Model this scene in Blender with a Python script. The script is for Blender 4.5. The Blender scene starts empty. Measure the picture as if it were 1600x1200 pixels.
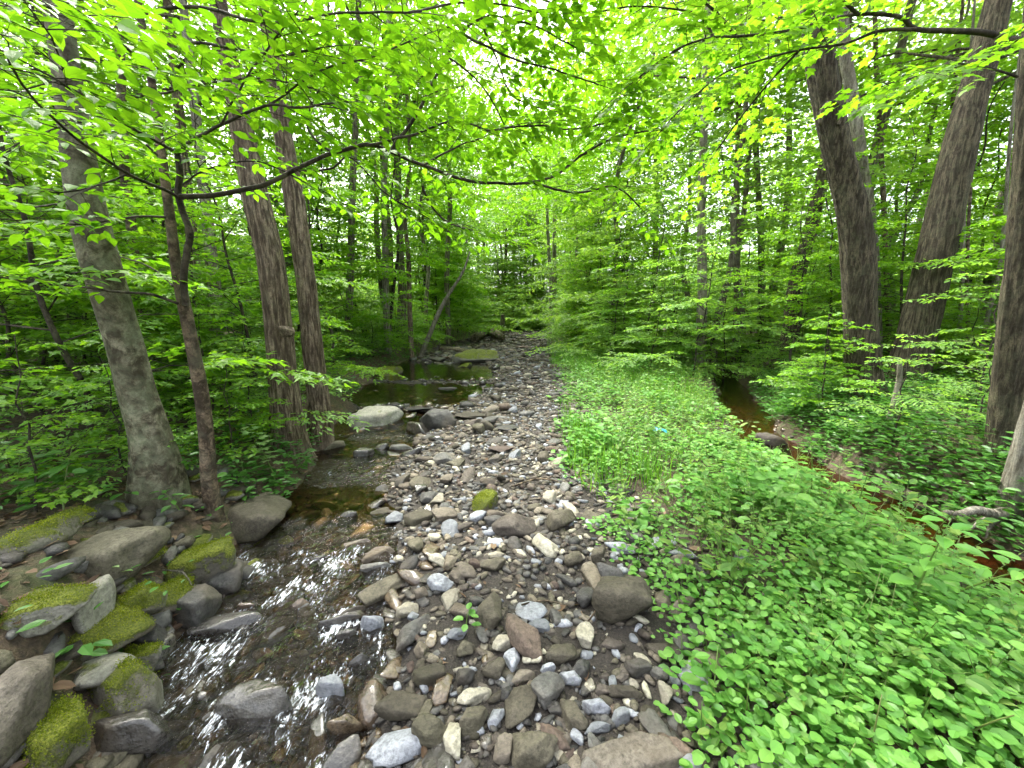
import bpy, math, random
import numpy as np
from mathutils import Vector, Matrix

# ------------------------------------------------------------------ camera, world, light, exposure
SC = bpy.context.scene
COL = SC.collection
CAM_H, PITCH, F = 1.6, math.radians(10.0), 601.0        # F in pixels of a 1600 px wide frame
cam_data = bpy.data.cameras.new('camera')
cam_data.sensor_width = 36.0
cam_data.lens = F / 1600.0 * 36.0
cam_data.clip_start = 0.02
cam_data.clip_end = 2000.0
cam = bpy.data.objects.new('camera', cam_data)
COL.objects.link(cam)
cam.location = (0, 0, CAM_H)
cam.rotation_euler = (math.radians(90) - PITCH, 0, 0)
SC.camera = cam

SUN_EL, SUN_AZ = math.radians(62), math.radians(-35)     # azimuth measured from +Y towards +X
world = bpy.data.worlds.new('World')
SC.world = world
world.use_nodes = True
wn = world.node_tree
wn.nodes.clear()
w_out = wn.nodes.new('ShaderNodeOutputWorld')
w_bg = wn.nodes.new('ShaderNodeBackground')
w_sky = wn.nodes.new('ShaderNodeTexSky')
w_sky.sky_type = 'NISHITA'
w_sky.sun_disc = False
w_sky.sun_elevation = SUN_EL
w_sky.sun_rotation = SUN_AZ
w_sky.air_density = 1.0
w_sky.dust_density = 6.0
w_sky.ozone_density = 1.0
w_hsv = wn.nodes.new('ShaderNodeHueSaturation')          # thin overcast: the blue is mostly veiled
w_hsv.inputs['Saturation'].default_value = 0.3
w_hsv.inputs['Value'].default_value = 1.0
w_bg.inputs['Strength'].default_value = 0.15
wn.links.new(w_sky.outputs[0], w_hsv.inputs['Color'])
wn.links.new(w_hsv.outputs[0], w_bg.inputs['Color'])
wn.links.new(w_bg.outputs[0], w_out.inputs['Surface'])

sun_d = bpy.data.lights.new('sun', 'SUN')
sun_d.energy = 1.5
sun_d.angle = math.radians(25)
sun_d.color = (1.0, 0.96, 0.88)
sun = bpy.data.objects.new('sun', sun_d)
COL.objects.link(sun)
sun.location = (0, 0, 30)
sd = Vector((math.sin(SUN_AZ) * math.cos(SUN_EL), math.cos(SUN_AZ) * math.cos(SUN_EL), math.sin(SUN_EL)))
sun.rotation_euler = (-sd).to_track_quat('-Z', 'Y').to_euler()

SC.view_settings.view_transform = 'Standard'
SC.view_settings.look = 'None'
SC.view_settings.gamma = 1.0
SC.view_settings.use_curve_mapping = False
SC.view_settings.exposure = 2.82
SC.render.engine = 'CYCLES'
cy = SC.cycles
cy.use_denoising = True
cy.use_adaptive_sampling = True
cy.adaptive_threshold = 0.025
cy.max_bounces = 10
cy.diffuse_bounces = 9
cy.glossy_bounces = 3
cy.transmission_bounces = 5
cy.transparent_max_bounces = 8
cy.caustics_reflective = False
cy.caustics_refractive = False
cy.sample_clamp_indirect = 6.0

# ------------------------------------------------------------------ helpers
RNG = np.random.default_rng(7)
sp, cp = math.sin(PITCH), math.cos(PITCH)
CAMP = np.array([0, 0, CAM_H])

def ray(u, v):
    dx, dy = (u - 800.0) / F, (600.0 - v) / F
    return np.array([dx, cp + dy * sp, -sp + dy * cp])

def at_y(u, v, Y):
    d = ray(u, v)
    return CAMP + d * (Y / d[1])

def depth_of(p):
    return p[1] * cp - (p[2] - CAM_H) * sp

def project(P):
    P = np.atleast_2d(P)
    dz = P[:, 1] * cp - (P[:, 2] - CAM_H) * sp
    up = P[:, 1] * sp + (P[:, 2] - CAM_H) * cp
    dz = np.where(dz < 0.05, 0.05, dz)
    return 800 + F * P[:, 0] / dz, 600 - F * up / dz, dz

def _hash(ix, iy, iz, seed):
    n = (ix * 374761393 + iy * 668265263 + iz * 1274126177 + seed * 974711) & 0xFFFFFFFF
    n = ((n ^ (n >> 13)) * 1274126177) & 0xFFFFFFFF
    n = (n ^ (n >> 16)) & 0xFFFF
    return n / 65535.0

def vnoise(P, seed=0):
    """value noise in -1..1 for an (N,3) array"""
    P = np.asarray(P, float)
    i = np.floor(P).astype(np.int64)
    f = P - i
    f = f * f * (3 - 2 * f)
    out = 0
    for dx in (0, 1):
        wx = f[:, 0] if dx else 1 - f[:, 0]
        for dy in (0, 1):
            wy = f[:, 1] if dy else 1 - f[:, 1]
            for dz in (0, 1):
                wz = f[:, 2] if dz else 1 - f[:, 2]
                out = out + wx * wy * wz * _hash(i[:, 0] + dx, i[:, 1] + dy, i[:, 2] + dz, seed)
    return out * 2 - 1

def fbm(P, seed=0, octv=3):
    a, s, o = 1.0, 1.0, 0
    for k in range(octv):
        o = o + a * vnoise(np.asarray(P) * s, seed + k * 17)
        a *= 0.5
        s *= 2.1
    return o

def sstep(a, b, x):
    t = np.clip((x - a) / (b - a), 0, 1)
    return t * t * (3 - 2 * t)

def unit(v):
    v = np.asarray(v, float)
    n = np.linalg.norm(v, axis=-1, keepdims=True)
    return v / np.maximum(n, 1e-9)

def np_mesh(name, V, F_, mats=None, midx=None, smooth=True):
    V = np.asarray(V, np.float32)
    F_ = np.asarray(F_, np.int32)
    me = bpy.data.meshes.new(name)
    n, k = F_.shape
    me.vertices.add(len(V))
    me.vertices.foreach_set('co', V.ravel())
    me.loops.add(n * k)
    me.loops.foreach_set('vertex_index', F_.ravel())
    me.polygons.add(n)
    me.polygons.foreach_set('loop_start', np.arange(0, n * k, k, dtype=np.int32))
    me.polygons.foreach_set('loop_total', np.full(n, k, np.int32))
    me.polygons.foreach_set('use_smooth', np.full(n, smooth, bool))
    if mats:
        for m in (mats if isinstance(mats, (list, tuple)) else [mats]):
            me.materials.append(m)
    if midx is not None:
        me.polygons.foreach_set('material_index', np.asarray(midx, np.int32))
    me.update(calc_edges=True)
    return me

def attr(me, name, vals):
    a = me.attributes.new(name, 'FLOAT', 'POINT')
    a.data.foreach_set('value', np.asarray(vals, np.float32))

def link(name, data, parent=None, loc=None):
    o = bpy.data.objects.new(name, data)
    COL.objects.link(o)
    if parent is not None:
        o.parent = parent
    if loc is not None:
        o.location = loc
    return o

def tag(o, label=None, cat=None, group=None, kind=None):
    if label: o['label'] = label
    if cat: o['category'] = cat
    if group: o['group'] = group
    if kind: o['kind'] = kind
    return o

def thing(name, label, cat, loc, group=None):
    o = link(name, None, loc=tuple(float(c) for c in loc))
    o.empty_display_size = 0.1
    return tag(o, label, cat, group)

def copy_tree(o, parent=None):
    c = o.copy()
    COL.objects.link(c)
    c.parent = parent
    for ch in o.children:
        copy_tree(ch, c)
    return c

def resample(pts, rad, step):
    """smooth (Catmull-Rom) resample of a polyline with radii"""
    pts = np.asarray(pts, float); rad = np.asarray(rad, float)
    n = len(pts)
    outp, outr = [], []
    for i in range(n - 1):
        p0 = pts[max(i - 1, 0)]; p1 = pts[i]; p2 = pts[i + 1]; p3 = pts[min(i + 2, n - 1)]
        m = max(1, int(np.linalg.norm(p2 - p1) / step))
        for k in range(m):
            t = k / m
            outp.append(0.5 * ((2 * p1) + (-p0 + p2) * t + (2 * p0 - 5 * p1 + 4 * p2 - p3) * t * t + (-p0 + 3 * p1 - 3 * p2 + p3) * t ** 3))
            outr.append(rad[i] * (1 - t) + rad[i + 1] * t)
    outp.append(pts[-1]); outr.append(rad[-1])
    return np.array(outp), np.array(outr)

def tube(pts, rad, seg=6, voff=0, cap=True):
    pts = np.asarray(pts, float); rad = np.asarray(rad, float)
    n = len(pts)
    T = np.zeros_like(pts)
    T[1:-1] = pts[2:] - pts[:-2]
    T[0] = pts[1] - pts[0]; T[-1] = pts[-1] - pts[-2]
    T = unit(T)
    a = np.array([1.0, 0, 0]) if abs(T[0][0]) < 0.8 else np.array([0, 1.0, 0])
    U = unit(a - T[0] * np.dot(a, T[0]))
    ang = np.linspace(0, 2 * math.pi, seg, endpoint=False)
    c, s = np.cos(ang), np.sin(ang)
    V = np.zeros((n * seg, 3))
    for i in range(n):
        U = unit(U - T[i] * np.dot(U, T[i]))
        W = np.cross(T[i], U)
        V[i * seg:(i + 1) * seg] = pts[i] + rad[i] * (c[:, None] * U + s[:, None] * W)
    i = np.arange(n - 1)[:, None] * seg
    j = np.arange(seg)[None, :]
    j2 = (j + 1) % seg
    Fq = np.stack([i + j, i + j2, i + seg + j2, i + seg + j], -1).reshape(-1, 4)
    if cap:
        for e, sg in ((n - 1, 1), (0, -1)):
            V = np.vstack([V, pts[e] + sg * T[e] * rad[e] * 0.35])
            k, b = len(V) - 1, e * seg
            Fq = np.vstack([Fq, [[b + q, b + (q + 1) % seg, b + (q + 2) % seg, k] if q + 1 < seg else [b + q, b, k, k] for q in range(0, seg - seg % 2, 2)]])
            if seg % 2: Fq = np.vstack([Fq, [[b + seg - 1, b + seg - 1, b, k]]]) if False else Fq
    return V, Fq + voff

def tubes(items, seg=4):
    Vs, Fs, off = [], [], 0
    for pts, r0, r1 in items:
        pts = np.asarray(pts)
        r = np.linspace(r0, r1, len(pts))
        v, f = tube(pts, r, seg, off)
        Vs.append(v); Fs.append(f); off += len(v)
    return np.vstack(Vs), np.vstack(Fs)

# ------------------------------------------------------------------ materials
def mat(name):
    m = bpy.data.materials.new(name)
    m.use_nodes = True
    nt = m.node_tree
    nt.nodes.clear()
    return m, nt, nt.nodes.new('ShaderNodeOutputMaterial')

def N(nt, typ, **kw):
    n = nt.nodes.new('ShaderNode' + typ)
    for k, v in kw.items():
        if k in n.inputs.keys() if isinstance(k, str) else False:
            n.inputs[k].default_value = v
        else:
            setattr(n, k, v)
    return n

def noise_n(nt, vec, scale, detail=4, rough=0.55):
    n = nt.nodes.new('ShaderNodeTexNoise')
    n.inputs['Scale'].default_value = scale
    n.inputs['Detail'].default_value = detail
    n.inputs['Roughness'].default_value = rough
    if vec is not None:
        nt.links.new(vec, n.inputs['Vector'])
    return n

def ramp_n(nt, fac, stops):
    r = nt.nodes.new('ShaderNodeValToRGB')
    els = r.color_ramp.elements
    while len(els) < len(stops):
        els.new(0.5)
    for e, (p, c) in zip(els, stops):
        e.position = p
        e.color = (*c, 1) if len(c) == 3 else c
    nt.links.new(fac, r.inputs[0])
    return r

def mixc(nt, fac, a, b, mode='MIX'):
    m = nt.nodes.new('ShaderNodeMix')
    m.data_type = 'RGBA'
    m.blend_type = mode
    for sock, val in ((m.inputs[0], fac), (m.inputs[6], a), (m.inputs[7], b)):
        if hasattr(val, 'is_output'):
            nt.links.new(val, sock)
        elif isinstance(val, (int, float)):
            sock.default_value = val
        else:
            sock.default_value = (*val, 1)
    return m.outputs[2]

def math_n(nt, op, a, b=None, c=None, clamp=False):
    m = nt.nodes.new('ShaderNodeMath')
    m.operation = op
    m.use_clamp = clamp
    for i, val in enumerate((a, b, c)):
        if val is None: continue
        if hasattr(val, 'is_output'):
            nt.links.new(val, m.inputs[i])
        else:
            m.inputs[i].default_value = val
    return m.outputs[0]

def bump_n(nt, h, strength, dist=0.02, normal=None):
    b = nt.nodes.new('ShaderNodeBump')
    b.inputs['Strength'].default_value = strength
    b.inputs['Distance'].default_value = dist
    nt.links.new(h, b.inputs['Height'])
    if normal is not None:
        nt.links.new(normal, b.inputs['Normal'])
    return b.outputs[0]

def leaf_mat(name, ca, cb, cc, trans=0.45, rough=0.42, spec=0.35):
    m, nt, out = mat(name)
    geo = nt.nodes.new('ShaderNodeNewGeometry')
    oi = nt.nodes.new('ShaderNodeObjectInfo')
    r = math_n(nt, 'FRACT', math_n(nt, 'ADD', geo.outputs['Random Per Island'], math_n(nt, 'MULTIPLY', oi.outputs['Random'], 0.999)))
    r2 = math_n(nt, 'ADD', math_n(nt, 'MULTIPLY', r, 0.75), math_n(nt, 'MULTIPLY', oi.outputs['Random'], 0.25))
    cr = ramp_n(nt, r2, [(0.0, ca), (0.55, cb), (1.0, cc)])
    p = nt.nodes.new('ShaderNodeBsdfPrincipled')
    p.inputs['Roughness'].default_value = rough
    p.inputs['Specular IOR Level'].default_value = spec
    nt.links.new(cr.outputs[0], p.inputs['Base Color'])
    t = nt.nodes.new('ShaderNodeBsdfTranslucent')
    tc = mixc(nt, 1.0, cr.outputs[0], (1.45, 1.42, 0.6), 'MULTIPLY')
    nt.links.new(tc, t.inputs['Color'])
    mx = nt.nodes.new('ShaderNodeMixShader')
    mx.inputs[0].default_value = trans
    nt.links.new(p.outputs[0], mx.inputs[1])
    nt.links.new(t.outputs[0], mx.inputs[2])
    nt.links.new(mx.outputs[0], out.inputs['Surface'])
    return m

M = {}
M['leaf_hornbeam'] = leaf_mat('leaf_hornbeam', (0.075, 0.205, 0.010), (0.12, 0.27, 0.013), (0.165, 0.32, 0.018), 0.55)
M['leaf_maple'] = leaf_mat('leaf_maple', (0.085, 0.215, 0.016), (0.13, 0.28, 0.02), (0.19, 0.34, 0.024), 0.58)
M['leaf_maple_lightened'] = leaf_mat('leaf_maple_lightened', (0.11, 0.235, 0.05), (0.16, 0.31, 0.065), (0.22, 0.37, 0.08), 0.6)  # pale cool green, raised further so the colour stands in for understorey light
M['leaf_far'] = leaf_mat('leaf_far', (0.125, 0.245, 0.055), (0.17, 0.305, 0.065), (0.23, 0.36, 0.075), 0.6)  # paler for distant trees: their bright, hazy light is put into the colour
M['leaf_ground'] = leaf_mat('leaf_ground', (0.06, 0.19, 0.03), (0.115, 0.28, 0.045), (0.18, 0.35, 0.065), 0.4, 0.45, 0.4)
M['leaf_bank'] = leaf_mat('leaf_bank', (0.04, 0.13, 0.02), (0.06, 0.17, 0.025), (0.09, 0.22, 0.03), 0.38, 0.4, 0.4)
M['leaf_pale'] = leaf_mat('leaf_pale', (0.15, 0.28, 0.09), (0.22, 0.34, 0.13), (0.34, 0.38, 0.22), 0.4)
M['grass'] = leaf_mat('grass', (0.07, 0.2, 0.02), (0.11, 0.27, 0.025), (0.16, 0.3, 0.03), 0.35)
M['leaf_weed'] = leaf_mat('leaf_weed', (0.06, 0.16, 0.03), (0.13, 0.25, 0.05), (0.24, 0.33, 0.07), 0.45, 0.5, 0.3)
M['litter'] = leaf_mat('litter', (0.05, 0.032, 0.02), (0.11, 0.07, 0.042), (0.2, 0.145, 0.095), 0.1, 0.7, 0.2)
M['stem_green'] = leaf_mat('stem_green', (0.08, 0.16, 0.03), (0.10, 0.17, 0.03), (0.13, 0.14, 0.05), 0.05)

def bark_mat(name, dark, light, ridged=True, lichen=None, lichen_amt=0.5, scale=1.0):
    m, nt, out = mat(name)
    tc = nt.nodes.new('ShaderNodeTexCoord')
    mp = nt.nodes.new('ShaderNodeMapping')
    mp.inputs['Scale'].default_value = (1, 1, 0.13) if ridged else (1, 1, 0.9)
    nt.links.new(tc.outputs['Object'], mp.inputs[0])
    n1 = noise_n(nt, mp.outputs[0], (27 if ridged else 13) * scale, 6, 0.7)
    n1.inputs['Distortion'].default_value = 0.4
    n2 = noise_n(nt, tc.outputs['Object'], 2.6, 4, 0.6)
    n3 = noise_n(nt, tc.outputs['Object'], 60, 4, 0.7)
    c = ramp_n(nt, n1.outputs[0], [(0.40, tuple(x * 0.45 for x in dark)), (0.47, dark), (0.60, light)]).outputs[0]
    if lichen:
        n4 = noise_n(nt, tc.outputs['Object'], 7.5, 6, 0.75)
        lm = ramp_n(nt, n4.outputs[0], [(0.5 - 0.1 * lichen_amt, (0, 0, 0)), (0.58, (1, 1, 1))]).outputs[0]
        c = mixc(nt, math_n(nt, 'MULTIPLY', lm, lichen_amt), c, lichen)
    c = mixc(nt, ramp_n(nt, n2.outputs[0], [(0.42, (0, 0, 0)), (0.66, (0.7, 0.7, 0.7))]).outputs[0], c, tuple(x * 0.75 for x in dark))
    c = mixc(nt, ramp_n(nt, n3.outputs[0], [(0.45, (0, 0, 0)), (0.7, (0.6, 0.6, 0.6))]).outputs[0], c, tuple(x * 0.45 for x in dark))
    p = nt.nodes.new('ShaderNodeBsdfPrincipled')
    p.inputs['Roughness'].default_value = 0.85
    p.inputs['Specular IOR Level'].default_value = 0.2
    nt.links.new(c, p.inputs['Base Color'])
    h = math_n(nt, 'ADD', n1.outputs[0], math_n(nt, 'MULTIPLY', n3.outputs[0], 0.3))
    nt.links.new(bump_n(nt, h, 1.0 if ridged else 0.7, 0.05 if ridged else 0.02), p.inputs['Normal'])
    nt.links.new(p.outputs[0], out.inputs['Surface'])
    return m

M['bark_beech'] = bark_mat('bark_beech', (0.07, 0.06, 0.038), (0.23, 0.215, 0.15), False, (0.21, 0.235, 0.15), 0.55)
M['bark_ridged'] = bark_mat('bark_ridged', (0.10, 0.072, 0.05), (0.36, 0.285, 0.205), True, (0.30, 0.28, 0.21), 0.2, 1.35)
M['bark_ridged_dark'] = bark_mat('bark_ridged_dark', (0.045, 0.036, 0.024), (0.165, 0.138, 0.092), True, (0.16, 0.165, 0.10), 0.3, 1.2)
M['bark_pole'] = bark_mat('bark_pole', (0.10, 0.085, 0.062), (0.27, 0.24, 0.185), True, (0.25, 0.26, 0.18), 0.35)
M['bark_slim'] = bark_mat('bark_slim', (0.055, 0.04, 0.026), (0.22, 0.165, 0.11), False, (0.2, 0.19, 0.13), 0.35)
M['bark_pale'] = bark_mat('bark_pale', (0.16, 0.14, 0.105), (0.37, 0.34, 0.27), True, (0.36, 0.36, 0.3), 0.4)
M['bark_twig'] = bark_mat('bark_twig', (0.03, 0.024, 0.018), (0.095, 0.08, 0.058), False, (0.15, 0.15, 0.1), 0.25)
M['wood_dead'] = bark_mat('wood_dead', (0.09, 0.07, 0.05), (0.3, 0.25, 0.19), True, (0.12, 0.17, 0.04), 0.4)

def stone_mat(name, a, b, rough=0.75, moss=0.0, spots=None, wet=False):
    m, nt, out = mat(name)
    tc = nt.nodes.new('ShaderNodeTexCoord')
    oi = nt.nodes.new('ShaderNodeObjectInfo')
    off = nt.nodes.new('ShaderNodeVectorMath'); off.operation = 'SCALE'
    cmb = nt.nodes.new('ShaderNodeCombineXYZ')
    for k in range(3): nt.links.new(oi.outputs['Random'], cmb.inputs[k])
    nt.links.new(cmb.outputs[0], off.inputs[0]); off.inputs[3].default_value = 37.0
    geo = nt.nodes.new('ShaderNodeNewGeometry')
    add = nt.nodes.new('ShaderNodeVectorMath'); add.operation = 'ADD'
    nt.links.new(geo.outputs['Position'], add.inputs[0]); nt.links.new(off.outputs[0], add.inputs[1])
    vec = add.outputs[0]
    n1 = noise_n(nt, vec, 9, 6, 0.65)
    n2 = noise_n(nt, vec, 60, 4, 0.7)
    n3 = noise_n(nt, vec, 3.5, 3, 0.5)
    c = ramp_n(nt, n1.outputs[0], [(0.3, a), (0.7, b)]).outputs[0]
    rnd = math_n(nt, 'FRACT', math_n(nt, 'ADD', geo.outputs['Random Per Island'], oi.outputs['Random']))
    hs = nt.nodes.new('ShaderNodeHueSaturation')
    nt.links.new(math_n(nt, 'ADD', 0.6, math_n(nt, 'MULTIPLY', rnd, 0.75)), hs.inputs['Value'])
    nt.links.new(math_n(nt, 'ADD', 0.487, math_n(nt, 'MULTIPLY', rnd, 0.022)), hs.inputs['Hue'])
    nt.links.new(c, hs.inputs['Color'])
    c = hs.outputs[0]
    c = mixc(nt, ramp_n(nt, n2.outputs[0], [(0.42, (0, 0, 0)), (0.72, (0.8, 0.8, 0.8))]).outputs[0], c, tuple(x * 0.4 for x in a))
    c = mixc(nt, ramp_n(nt, n3.outputs[0], [(0.5, (0, 0, 0)), (0.75, (0.5, 0.5, 0.5))]).outputs[0], c, spots or (0.10, 0.075, 0.045))
    p = nt.nodes.new('ShaderNodeBsdfPrincipled')
    h = math_n(nt, 'ADD', n1.outputs[0], math_n(nt, 'MULTIPLY', n2.outputs[0], 0.35))
    rg = rough
    if moss > 0:
        sx = nt.nodes.new('ShaderNodeSeparateXYZ')
        nt.links.new(geo.outputs['Normal'], sx.inputs[0])
        mk = math_n(nt, 'ADD', math_n(nt, 'MULTIPLY', sx.outputs[2], 0.55), math_n(nt, 'MULTIPLY', math_n(nt, 'SUBTRACT', n1.outputs[0], 0.5), 1.6))
        mk = ramp_n(nt, math_n(nt, 'ADD', mk, moss - 0.5), [(0.3, (0, 0, 0)), (0.5, (1, 1, 1))]).outputs[0]
        n5 = noise_n(nt, vec, 110, 4, 0.75)
        mc = ramp_n(nt, n5.outputs[0], [(0.36, (0.05, 0.065, 0.006)), (0.5, (0.14, 0.17, 0.014)), (0.64, (0.27, 0.29, 0.04))]).outputs[0]
        mc = mixc(nt, ramp_n(nt, n3.outputs[0], [(0.4, (0, 0, 0)), (0.7, (0.8, 0.8, 0.8))]).outputs[0], mc, (0.06, 0.075, 0.015))
        c = mixc(nt, mk, c, mc)
        h = math_n(nt, 'ADD', h, math_n(nt, 'MULTIPLY', math_n(nt, 'MULTIPLY', mk, n5.outputs[0]), 1.5))
    nt.links.new(c, p.inputs['Base Color'])
    p.inputs['Roughness'].default_value = rg
    p.inputs['Specular IOR Level'].default_value = 0.5 if wet else 0.3
    if wet:
        p.inputs['Coat Weight'].default_value = 0.6
        p.inputs['Coat Roughness'].default_value = 0.08
    nt.links.new(bump_n(nt, h, 0.9, 0.02), p.inputs['Normal'])
    nt.links.new(p.outputs[0], out.inputs['Surface'])
    return m

STONE = {
    'grey': stone_mat('stone_grey', (0.061, 0.060, 0.054), (0.151, 0.148, 0.135)),
    'blue': stone_mat('stone_blue', (0.17, 0.18, 0.195), (0.31, 0.325, 0.345), spots=(0.13, 0.125, 0.115)),
    'tan': stone_mat('stone_tan', (0.094, 0.079, 0.058), (0.202, 0.176, 0.133)),
    'cream': stone_mat('stone_cream', (0.24, 0.22, 0.16), (0.42, 0.395, 0.31), spots=(0.17, 0.145, 0.09)),
    'olive': stone_mat('stone_olive', (0.049, 0.043, 0.029), (0.112, 0.099, 0.069), spots=(0.036, 0.035, 0.016)),
    'brown': stone_mat('stone_brown', (0.054, 0.045, 0.035), (0.122, 0.105, 0.084)),
    'rust': stone_mat('stone_rust', (0.065, 0.049, 0.038), (0.144, 0.104, 0.078), spots=(0.058, 0.048, 0.040)),
    'dark': stone_mat('stone_dark', (0.030, 0.030, 0.027), (0.076, 0.072, 0.065), 0.6),
    'wet': stone_mat('stone_wet', (0.028, 0.026, 0.022), (0.085, 0.078, 0.065), 0.2, wet=True),
    'wetbrown': stone_mat('stone_wetbrown', (0.06, 0.043, 0.025), (0.145, 0.105, 0.062), 0.25, wet=True),
    'moss': stone_mat('stone_moss', (0.11, 0.106, 0.082), (0.24, 0.232, 0.19), moss=0.6),
    'mossy': stone_mat('stone_mossy', (0.09, 0.083, 0.06), (0.19, 0.18, 0.135), moss=0.8),
    'lichen': stone_mat('stone_lichen', (0.16, 0.157, 0.125), (0.33, 0.32, 0.265), moss=0.15),
}
CWORD = {'grey': 'grey', 'blue': 'blue-grey', 'tan': 'tan', 'cream': 'cream', 'olive': 'olive-brown', 'brown': 'brown', 'rust': 'rusty brown',
         'dark': 'dark grey', 'wet': 'wet black', 'wetbrown': 'wet brown', 'moss': 'half-mossy', 'mossy': 'moss-covered', 'lichen': 'pale lichened'}

# ------------------------------------------------------------------ terrain
YS = [-6, 0, 1.12, 1.68, 2.5, 3.6, 4.5, 6.1, 9, 12.8, 21, 38, 60, 400]
XL = [-1.3, -1.25, -1.27, -1.66, -1.80, -2.0, -2.3, -2.7, -3.5, -3.85, -3.9, -2.5, -2.5, -2.5]
XW = [-.5, -.4, -.46, -.62, -1.0, -1.3, -1.45, -1.25, -.6, -.8, -2, -1.2, -1.2, -1.2]
XG = [.6, .6, .67, .88, .66, .57, .63, .80, 1.07, 1.28, 2.1, 3.2, 3.2, 3.2]
XC = [3.1, 3.1, 3.1, 3.15, 3.2, 3.2, 3.3, 3.9, 5.2, 6.8, 9, 12, 16, 40]

def edges(y):
    return [np.interp(y, YS, e) for e in (XL, XW, XG, XC)]

def terrain(x, y):
    x = np.asarray(x, float); y = np.asarray(y, float)
    shp = np.broadcast(x, y).shape
    x = np.broadcast_to(x, shp).ravel(); y = np.broadcast_to(y, shp).ravel()
    P = np.stack([x, y, np.zeros_like(x)], -1)
    wob = 0.16 * fbm(P * 1.3, 3, 2)
    xl, xw, xg, xc = edges(y)
    xl = xl + wob * 0.8; xw = xw + wob; xg = xg + wob; xc = xc + wob * 0.7
    bed = np.full(len(x), -0.13) + .11 * np.exp(-((y - 6.7) / .35) ** 2) + .12 * np.exp(-((y - 9.6) / .45) ** 2) + .1 * sstep(13, 15, y) * (1 + vnoise(P * .8, 66))
    grav = -0.015 + 0.07 * sstep(0, 0.6, x - xw) + 0.035 * fbm(P * 0.9, 5, 2) * sstep(4, 7, y)
    h = bed + (grav - bed) * sstep(-0.15, 0.3, x - xw)
    bar = 0.13 + 0.06 * fbm(P * 0.7, 9, 2)
    h = h + (bar - h) * sstep(-0.05, 0.7, x - xg)
    ch = np.abs(x - xc)
    h = h + (-0.22 - h) * (1 - sstep(0.2, 0.62, ch))
    rb = 0.34 + 0.045 * np.clip(x - xc, 0, 60) + 0.1 * fbm(P * 0.5, 12, 3)
    h = np.where(x > xc, h + (rb - h) * sstep(0.55, 1.0, x - xc), h)
    dl = xl - x
    lb = 0.30 + 0.075 * np.clip(dl, 0, 30) + 0.09 * fbm(P * 0.6, 21, 3)
    h = h + (lb - h) * sstep(-0.1, 0.75, dl)
    far = sstep(40, 55, y)
    floor = 0.35 + 0.02 * np.clip(y - 45, 0, 200) + 0.25 * fbm(P * 0.15, 31, 3)
    h = h + (np.maximum(floor, h) - h) * far
    h = h + 0.02 * fbm(P * 3.1, 41, 3) + 0.008 * vnoise(P * 14, 45)
    return h.reshape(shp)

def th(x, y):
    return float(terrain(np.array([x]), np.array([y]))[0])

def ground_hit(u, v, lift=0.0):
    d = ray(u, v)
    if d[2] > -0.01:
        d = d.copy(); d[2] = -0.01
    t = np.linspace(0.6, 60, 3000)
    P = CAMP + d * t[:, None]
    hh = terrain(P[:, 0], P[:, 1]) + lift
    k = np.argmax(P[:, 2] < hh)
    return P[k]

def graded(lo, hi, fine, coarse, a, b):
    xs = [lo]
    while xs[-1] < hi:
        x = xs[-1]
        d = max(a - x, x - b, 0)
        xs.append(x + fine + (coarse - fine) * min(1, d / 40.0) if d > 0 else x + fine)
    return np.array(xs)

gx = graded(-120, 120, 0.06, 6.0, -4.5, 5.5)
gy = graded(-8, 220, 0.06, 6.0, 0.4, 11)
GX, GY = np.meshgrid(gx, gy)
GZ = terrain(GX, GY)
nx, ny = len(gx), len(gy)
V = np.stack([GX.ravel(), GY.ravel(), GZ.ravel()], -1)
ii = (np.arange(ny - 1)[:, None] * nx + np.arange(nx - 1)[None, :]).ravel()
Fg = np.stack([ii, ii + 1, ii + nx + 1, ii + nx], -1)
m, nt, out = mat('forest_ground')
tc = nt.nodes.new('ShaderNodeTexCoord')
at = nt.nodes.new('ShaderNodeAttribute'); at.attribute_name = 'stream'
n1 = noise_n(nt, tc.outputs['Object'], 3, 5, 0.65)
n2 = noise_n(nt, tc.outputs['Object'], 35, 5, 0.7)
n3 = noise_n(nt, tc.outputs['Object'], 120, 3, 0.7)
soil = ramp_n(nt, n2.outputs[0], [(0.3, (0.025, 0.018, 0.011)), (0.5, (0.065, 0.045, 0.026)), (0.72, (0.14, 0.10, 0.06))]).outputs[0]
soil = mixc(nt, ramp_n(nt, n1.outputs[0], [(0.5, (0, 0, 0)), (0.68, (0.75, 0.75, 0.75))]).outputs[0], soil, (0.05, 0.075, 0.018))
grit = ramp_n(nt, n3.outputs[0], [(0.3, (0.014, 0.012, 0.009)), (0.55, (0.033, 0.027, 0.02)), (0.75, (0.09, 0.075, 0.056))]).outputs[0]
c = mixc(nt, at.outputs['Fac'], soil, grit)
p = nt.nodes.new('ShaderNodeBsdfPrincipled')
p.inputs['Roughness'].default_value = 0.9
nt.links.new(c, p.inputs['Base Color'])
nt.links.new(bump_n(nt, math_n(nt, 'ADD', n2.outputs[0], math_n(nt, 'MULTIPLY', n3.outputs[0], 0.5)), 0.8, 0.03), p.inputs['Normal'])
nt.links.new(p.outputs[0], out.inputs['Surface'])
me = np_mesh('forest_ground', V, Fg, m)
xl, xw, xg, xc = edges(GY.ravel())
X_ = GX.ravel()
attr(me, 'stream', sstep(-0.1, 0.15, X_ - xl) * (1 - sstep(0.0, 0.8, X_ - xg)) * (1 - sstep(40, 50, GY.ravel())))
tag(link('ground', me), kind='structure')

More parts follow.
